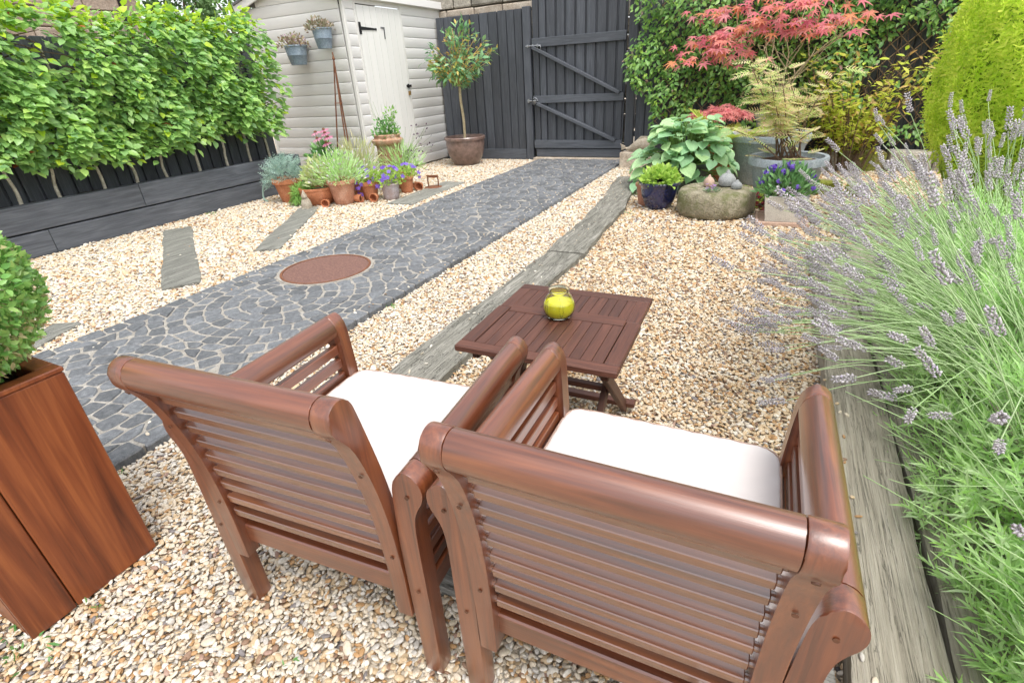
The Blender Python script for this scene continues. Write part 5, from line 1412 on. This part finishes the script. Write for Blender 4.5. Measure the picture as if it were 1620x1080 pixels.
# ------------------------------------------------------------------ armchairs
def armchair():
    t = thing('armchair', 'slatted red-brown teak armchair on the left, nearer the cobbled path', 'armchair', (0, 0, 0), 0, 'pair of slatted teak armchairs')
    W, D, LW = .3227, .60, .046
    out = [(0, 0), (0, .22), (0, .42), (.003, .50), (.006, .56), (.010, .600), (.020, .628), (.040, .646), (.060, .640), (.074, .622), (.078, .600), (.073, .578), (.062, .558), (.052, .532), (.047, .49), (.046, .42), (.046, .22), (.046, 0)]
    o2 = spline(out[1:-1], 3, False); o2 = [out[0]] + o2 + [out[-1]]
    headc = [(.010, .600), (.020, .628), (.040, .646), (.060, .640), (.074, .622), (.078, .600), (.072, .580), (.055, .571), (.030, .572), (.014, .582)]
    arm = spline(headc, 4)
    for s in (-1, 1):
        X = lambda a: s * (W - LW + a)
        for y0 in (0, D - .046):
            link('leg', prism_mesh('leg', [(X(a) , b) for a, b in o2], 'xz', y0, y0 + .046, .003), teak['z'], t)
        link('arm', prism_mesh('arm', [(X(a), b) for a, b in arm], 'xz', .0472, D - .0472, .001), teak['y'], t)
        for k, z in enumerate((.532, .483, .434, .385, .336)):
            xo = .012 + max(0, z - .42) * .08
            box('side_slat', teak['y'], t, (X(xo + .012), D / 2, z), (.022, D - .094, .031), .0022)
        box('side_rail', teak['y'], t, (X(.022), D / 2, .272), (.024, D - .094, .062), .004)
        for y in (-.0015,):
            for z in (.585, .30): lathe('plug', plug_m, t, [(.0046, 0), (.0046, .0008), (.001, .001)], 12, (X(.042 if z > .5 else .023), y, z), (R(90), 0, 0))
    post = [(-.005, .205), (-.005, .34), (-.010, .46), (-.021, .57), (-.038, .66), (-.058, .73), (-.078, .768), (-.093, .790), (-.0985, .812), (-.092, .834), (-.074, .845), (-.054, .842), (-.040, .826), (-.032, .80), (-.018, .735), (-.001, .65), (.014, .55), (.026, .45), (.033, .35), (.036, .205)]
    p2 = [post[0]] + spline(post[1:-1], 3, False) + [post[-1]]
    for s in (-1, 1):
        a, b = sorted((s * .2325, s * .2725)); link('back_post', prism_mesh('back_post', p2, 'yz', a, b, .004), teak['z'], t)
        for y, z in ((-.0065, .40), (-.038, .655)): lathe('plug', plug_m, t, [(.0046, 0), (.0046, .0008), (.001, .001)], 12, (s * .2545, y - .002, z), (R(100), 0, 0))
        lathe('bolt', plug_m, t, [(.0055, 0), (.005, .002), (.001, .0025)], 12, (s * .2525, -.087, .776), (R(120), 0, 0))
    rail = spline([(-.080, .778), (-.0935, .793), (-.098, .8125), (-.0915, .8335), (-.074, .8445), (-.0545, .8415), (-.041, .826), (-.038, .805), (-.044, .785), (-.062, .774)], 4)
    link('back_rail', prism_mesh('back_rail', rail, 'yz', -.2312, .2312, .001), teak['x'], t)
    for k in range(9):
        z = .366 + k * .0468; yc = float(np.interp(z, [.30, .46, .57, .66, .73, .77], [.0155, .0085, -.0015, -.0165, -.035, -.052]))
        an = -.06 - .30 * max(0, z - .34)
        bm = bmesh.new(); rot = Matrix.Rotation(-an, 3, 'X'); bm_box(bm, (0, 0, 0), (.452, .0205, .0215), .0018)
        for s in (-1, 1):
            r = bmesh.ops.create_cone(bm, cap_ends=True, segments=12, radius1=.008, radius2=.008, depth=.02); bmesh.ops.transform(bm, matrix=Matrix.Translation((s * .226, 0, 0)) @ Matrix.Rotation(R(90), 4, 'Y'), verts=r['verts'])
        o = link('back_slat', bm_mesh('back_slat', bm), slat_w, t, (0, yc, z)); o.rotation_euler = rot.to_euler()
    box('seat_rail', teak['x'], t, (0, .028, .275), (.550, .024, .062), .004)
    box('seat_rail', teak['x'], t, (0, D - .025, .30), (.550, .024, .09), .004)
    for k in range(8): box('seat_slat', teak['x'], t, (0, .075 + k * .066, .345), (.545, .052, .018), .003)
    return t
plug_m = wood('dark_plug', 2, (.07, .025, .012), (.11, .042, .02), (.15, .06, .03), .5, 20, 60)
def kids(o): return [c for c in bpy.data.objects if c.parent == o]
def copy_tree(o, parent=None):
    c = o.copy(); C.objects.link(c)
    if parent is not None: c.parent = parent
    for ch in kids(o): copy_tree(ch, c)
    return c
ch1 = armchair()
ch2 = copy_tree(ch1)
CH = ((ch1, (-.857, .533), R(4.45)), (ch2, (-.136, .5645), R(1.15)))
for o, (x, y), a in CH: o.location = (x, y, 0); o.rotation_euler = (0, 0, a)
ch2['label'] = 'slatted red-brown teak armchair on the right, beside the lavender bed'
def cushion(x, y, a, label, ties):
    t = thing('seat_cushion', label, 'cushion', (x, y, .370), a, 'cream seat cushions')
    W, D0, D1, h = .279, .035, .615, .062
    n = 26; V = []; F = []
    def rr(u):     # rounded square outline, u in 0..1
        a = u * 2 * math.pi; c, s = math.cos(a), math.sin(a); k = (abs(c) ** 13 + abs(s) ** 13) ** (-1 / 13); return c * k, s * k
    m = 128; rings = [(1.0, 0.012), (1.003, .5), (1.0, .91), (.996, .965), (.987, .992), (.972, 1.0), (.94, 1.002), (.6, 1.006), (.3, 1.01)]
    cy = (D0 + D1) / 2; hy = (D1 - D0) / 2
    for q, z in rings:
        for i in range(m):
            c, s = rr(i / m); wob = .0016 * math.sin(i * 1.7 + z * 9)
            V.append((W * c * q, cy + hy * s * q, h * z + wob * (q > .6)))
    V.append((0, cy, h * 1.012)); V.append((0, cy, .005))
    for k in range(len(rings) - 1):
        for i in range(m): j = (i + 1) % m; F.append((k * m + i, k * m + j, (k + 1) * m + j, (k + 1) * m + i))
    b = (len(rings) - 1) * m
    for i in range(m): j = (i + 1) % m; F.append((b + i, b + j, len(V) - 2)); F.append((j, i, len(V) - 1))
    link('cover', mesh_py('cover', V, F, True), seat_c, t)
    for z in (.93, .04):
        pts = [(W * rr(i / m)[0] * 1.003, cy + hy * rr(i / m)[1] * 1.003, h * z) for i in range(m + 1)]; tubes('piping', piping_m, t, [(pts, .0036)], 6)
    if ties:
        tubes('tie', seat_c, t, [(spline([(.165, .05, .0), (.163, -.03, -.045), (.150, -.036, -.10), (.135, -.034, -.20)], 5, False), .0045), (spline([(.175, .05, .0), (.172, -.03, -.05), (.166, -.036, -.11), (.156, -.034, -.21)], 5, False), .0045)], 6)
(o1, p1, a1), (o2_, p2_, a2) = CH
cushion(p1[0], p1[1], a1, 'cream piped cushion on the left armchair', False)
cushion(p2_[0], p2_[1], a2, 'cream piped cushion with hanging ties on the right armchair', True)

# ------------------------------------------------------------------ folding table and candle jar
def table():
    t = thing('folding_table', 'low folding teak table with slatted top in front of the armchairs', 'table', (-.612, 1.585, 0), R(1.5))
    hx, hy, z, th = .282, .302, .488, .024
    my = .055
    for y, s_ in ((-hy + .024, 0), (hy - .024, 0)): box('frame_rail', table_w['x'], t, (0, y, z), (2 * hx - (.0 if y < 0 else .012), .047, th), .004)
    box('middle_rail', table_w['x'], t, (0, my, z), (2 * hx - .112, .062, th), .003)
    for s in (-1, 1):
        box('side_rail', table_w['y'], t, (s * (hx - .027), (-hy + .048 + my) / 2, z), (.052, my + hy - .050, th), .003)
        box('side_rail', table_w['y'], t, (s * (hx - .033), (hy - .048 + my) / 2, z), (.052, hy - .050 - my, th), .003)
    n = 12; wsp = (2 * hx - .112) / n
    for k in range(n):
        x = -hx + .056 + wsp * (k + .5)
        box('slat', table_w['y'], t, (x, (-hy + .05 + my - .033) / 2, z - .001), (wsp - .0016, my - .033 + hy - .052, th - .004), .0009)
        box('slat', table_w['y'], t, (x, (hy - .05 + my + .033) / 2, z - .001), (wsp - .0016, hy - .052 - my - .033, th - .004), .0009)
    for x in (-.232, .232): box('under_rail', table_w['y'], t, (x, 0, z - .036), (.026, .50, .046), .003)
    for s in (-1, 1):
        bar('leg', table_w['x'], t, (s * .205, -.20, z - .04), (s * .205, .225, .012), .024, .042, .003)
        bar('leg', table_w['x'], t, (s * .175, .20, z - .04), (s * .175, -.225, .012), .024, .042, .003)
    box('stretcher', table_w['x'], t, (0, .215, .045), (.50, .038, .024), .003); box('stretcher', table_w['x'], t, (0, -.215, .045), (.33, .038, .024), .003)
    box('stretcher', table_w['x'], t, (0, .01, .235), (.33, .03, .022), .003)
table()
def candle():
    t = thing('candle_jar', 'clear glass jar of bright yellow candle wax on the table', 'candle jar', (-.632, 1.615, .501))
    g, n, p, o = newmat('glass_wax_reflection'); p.inputs['Transmission Weight'].default_value = 1; p.inputs['Roughness'].default_value = .02; p.inputs['IOR'].default_value = 1.45; p.inputs['Base Color'].default_value = (.95, .97, .80, 1)  # yellow-green reflection of the wax is put into the glass colour
    pr = [(r_, z_ * .76) for r_, z_ in [(.034, .0), (.046, .004), (.057, .028), (.060, .050), (.057, .078), (.046, .105), (.036, .122), (.035, .130), (.039, .140), (.0385, .143), (.036, .141), (.0325, .129), (.0335, .121), (.0435, .104), (.0545, .077), (.0574, .05), (.0545, .029), (.044, .008), (.002, .006)]]
    o = lathe('glass', g, t, pr, 40)
    wx, n, p, o = newmat('yellow_wax'); p.inputs['Base Color'].default_value = (.80, .74, .02, 1); p.inputs['Roughness'].default_value = .45; p.inputs['Subsurface Weight'].default_value = .2; p.inputs['Subsurface Radius'].default_value = (.02, .015, .004)
    lathe('wax', wx, t, [(.042, .0070), (.0535, .023), (.0565, .038), (.0545, .058), (.045, .0585), (.02, .056), (.001, .056)], 40)
    tubes('wick', black_iron, t, [([(0, 0, .056), (.001, 0, .064), (.004, 0, .070)], .0012)], 5)
    lf = []
    for k in range(6):
        a = k * 1.047; lf.append(([(.0605 * math.cos(a + s * .12) * q, .0605 * math.sin(a + s * .12) * q, z * .76) for s, z, q in ((0, .012, .80), (.6, .035, .965), (1, .055, 1.0), (.6, .08, .935), (0, .102, .80))], .0009)); lf.append(([(.0605 * math.cos(a - s * .12) * q, .0605 * math.sin(a - s * .12) * q, z * .76) for s, z, q in ((0, .012, .80), (.6, .035, .965), (1, .055, 1.0), (.6, .08, .935), (0, .102, .80))], .0009))
    tubes('leaf_relief', g, t, lf, 5)
candle()

# ------------------------------------------------------------------ wooden box planter with clipped box ball
box_m = leafmat('box_leaf', [(.14, .34, .07), (.22, .45, .10), (.31, .54, .14), (.17, .38, .09), (.44, .62, .18), (.26, .48, .11)], .33, .33, .55)
box_dry = leafmat('box_dry_leaf', [(.50, .44, .22), (.58, .50, .28), (.42, .42, .16)], .33, .6)
def planter():
    t = thing('box_planter', 'tall square reddish hardwood planter with a clipped box ball', 'planter', (-1.790, .342, 0))
    hw, h = .172, .672
    for s in (-1, 1):
        for (a, b) in ((-.172, -.062), (-.060, .172)):
            box('plank', planter_w, t, (s * (hw - .012), (a + b) / 2, h / 2 - .002), (.024, b - a - .001, h - .006), .003)
        for (a, b) in ((-.147, -.02), (-.018, .147)):
            box('plank', planter_w, t, ((a + b) / 2, s * (hw - .012), h / 2 - .002), (b - a - .001, .024, h - .006), .003)
    for s in (-1, 1):
        box('rim', planter_w, t, (s * (hw - .020), 0, h + .004), (.046, 2 * hw + .004, .014), .003)
        box('rim', planter_w, t, (0, s * (hw - .020), h + .0035), (2 * hw - .088, .046, .013), .003)
    V = [(-.15, -.15, h - .06), (.15, -.15, h - .06), (.15, .15, h - .06), (-.15, .15, h - .06)]; link('soil', mesh_py('soil', V, [(0, 1, 2, 3)]), soil, t)
    n = 12000; v = sph(n); q = (.84 + .16 * RS.rand(n) ** .5) * (1 + .03 * np.sin(v[:, 0] * 8 + v[:, 2] * 6)); rad = np.array([.255, .255, .24]); cz = .90
    pos = v * q[:, None] * rad; pos[:, 2] += cz; pos[:, 2] = np.maximum(pos[:, 2], h - .02)
    d = v * .5 + rnd((n, 3), -.9, .9) + np.array([0, 0, .2]); nv = v + rnd((n, 3), -.45, .45) + np.array([0, 0, .3]); dry = RS.rand(n) < np.where(v[:, 2] < -.3, .3, .05)
    T = T_leaf(.27, .05, .05); sz = RS.uniform(.015, .026, n)
    own = np.argsort(-(v @ np.array([.75, -.05, .45])) * q)[:260]; m_ = np.ones(n, bool); m_[own] = False
    me = mesh_np('leaf', *T); me.materials.append(box_m)
    for i in own: place_leaf(me, 'leaf', t, pos[i], d[i], nv[i], sz[i])
    a = m_ & ~dry
    tag(leaves('foliage', box_m, t, cloud(T, pos[a], d[a], nv[a], sz[a])), kind='stuff'); tag(leaves('dry_foliage', box_dry, t, cloud(T, pos[dry], d[dry], nv[dry], sz[dry])), kind='stuff')
    br = [([(0, 0, h - .07), tuple(Vector(sph(1)[0]) * .09 + Vector((0, 0, cz - .06))), tuple(Vector(sph(1)[0]) * .17 + Vector((0, 0, cz)))], [.007, .005, .002]) for _ in range(70)]
    tubes('stems', bark_brown, t, br, 4)
planter()

# ------------------------------------------------------------------ beyond the hedge
def house():
    t = thing('stone_house', 'brownish stone house wall with a dark downpipe beyond the hedge', 'house', (-10.2, 3.2, 0))
    hw_m = stony('brown_house_stone', (.26, .19, .14), (.36, .28, .22), (.46, .38, .31), 3, .95, .5, .02, 30, .05)
    bm = bmesh.new(); bm_box(bm, (-2.0, .2, 2.2), (4, 6.3, 4.4), 0); link('wall', bm_mesh('wall', bm), hw_m, t)
    link('roof', prism_mesh('roof', [(-4.3, 4.38), (.3, 4.38), (-2, 6.2)], 'xz', -3.1, 3.5, 0), roof_m, t)
    tubes('downpipe', black_iron, t, [([(.06, 3.05, .1), (.06, 3.05, 4.3)], .05)], 8)
    for z in (2.2,):
        f = box('window', creamv, t, (.01, -.6, 1.6), (.06, .95, 1.2), .004); box('pane', black_iron, f, (.02, 0, 0), (.04, .8, 1.05), .002)
    z = .0
    while z < 3.4:
        y = -2.9 + random.uniform(0, .2)
        while y < 3.2:
            L = random.uniform(.35, .7)
            if z > 2.0 and y + L < 3.3: box('stone', hw_m, t, (.012, y + L / 2, z + .13), (.05, L - .02, .245), .012)
            y += L
        z += .26
house()
def far_shrub(x, y, rx, ry, rz, cz, mat, label, n, name, cat):
    t = thing(name, label, cat, (x, y, 0)); v = sph(n); pos = v * (.75 + .25 * RS.rand(n, 1)) * np.array([rx, ry, rz]) + np.array([0, 0, cz])
    tag(leaves('foliage', mat, t, cloud(T_leaf(.3), pos, v + rnd((n, 3), -.7, .7), v + np.array([0, 0, .6]), RS.uniform(.07, .12, n))), kind='stuff')
    tubes('trunk', bark_brown, t, [([(0, 0, 0), (0, 0, cz * .6), (0, 0, cz)], [.08, .06, .03])], 7)
    tubes('branches', bark_brown, t, [([(0, 0, cz * .6), tuple(v[i] * np.array([rx, ry, rz]) * .45 + np.array([0, 0, cz])), tuple(v[i] * np.array([rx, ry, rz]) * .8 + np.array([0, 0, cz]))], [.03, .02, .008]) for i in range(24)], 5)
pale_far = leafmat('pale_clipped_green', [(.16, .27, .10), (.20, .32, .13), (.13, .23, .09)], .25, .6)
far_shrub(-10.0, 7.15, .8, .42, 1.1, 2.3, pale_far, 'smooth pale green clipped bush beyond the hedge', 3500, 'clipped_bush', 'bush')
far_shrub(-10.0, 8.35, .8, .68, 1.1, 2.35, climb_m, 'dark ivy-like bush beyond the hedge by the shed roof', 3500, 'ivy_bush', 'bush')
far_shrub(-9.2, 9.2, .7, .6, 1.1, 2.3, ysh_m, 'yellow-green bush showing over the shed eave', 2000, 'yellow_bush', 'bush')
far_shrub(-10.0, 3.7, .7, .6, .9, 2.3, climb_m, 'dark green bush beyond the hedge at the left edge', 2500, 'dark_bush', 'bush')

# ------------------------------------------------------------------ small litter and weeds on the gravel
def litter():
    n = 90; x = np.concatenate([rnd(60, -6.1, -3.7), rnd(110, -2.1, .3)]); y = np.concatenate([rnd(60, 1.2, 8), rnd(110, .1, 7)]); n = len(x)
    pos = np.column_stack([x, y, RS.uniform(.004, .010, n)]); d = np.column_stack([rnd(n), rnd(n), rnd(n, -.1, .15)]); nv = np.column_stack([rnd(n, -.4, .4), rnd(n, -.4, .4), np.ones(n)])
    tag(leaves('fallen_leaves', leafmat('dry_fallen_leaf', [(.30, .17, .07), (.22, .11, .05), (.38, .27, .11), (.16, .09, .05)], .1, .7), None, cloud(T_leaf(.28, .05, .1), pos, d, nv, RS.uniform(.014, .032, n))), kind='stuff')
    P = []
    for cx, cy, r, k in ((-1.62, .14, .07, 30), (-1.75, .10, .10, 50), (-1.58, .30, .03, 8), (-2.12, .62, .05, 20), (-.9, .42, .02, 6), (-.55, .36, .02, 6), (-.75, .30, .02, 6), (-2.13, 2.4, .03, 14), (-6.1, 4.0, .06, 24), (-1.25, 5.2, .04, 16), (.3, 3.0, .04, 18)):
        for _ in range(k): P.append((cx + random.gauss(0, r), cy + random.gauss(0, r * .6), .002))
    P = np.array(P); n = len(P); d = np.column_stack([rnd(n, -.8, .8), rnd(n, -.8, .8), RS.uniform(.5, 1, n)])
    tag(leaves('weeds', green_m, None, cloud(T_blade(.13, .15), P, d, np.column_stack([rnd(n), rnd(n), np.full(n, .5)]), RS.uniform(.012, .034, n))), kind='stuff')
litter()
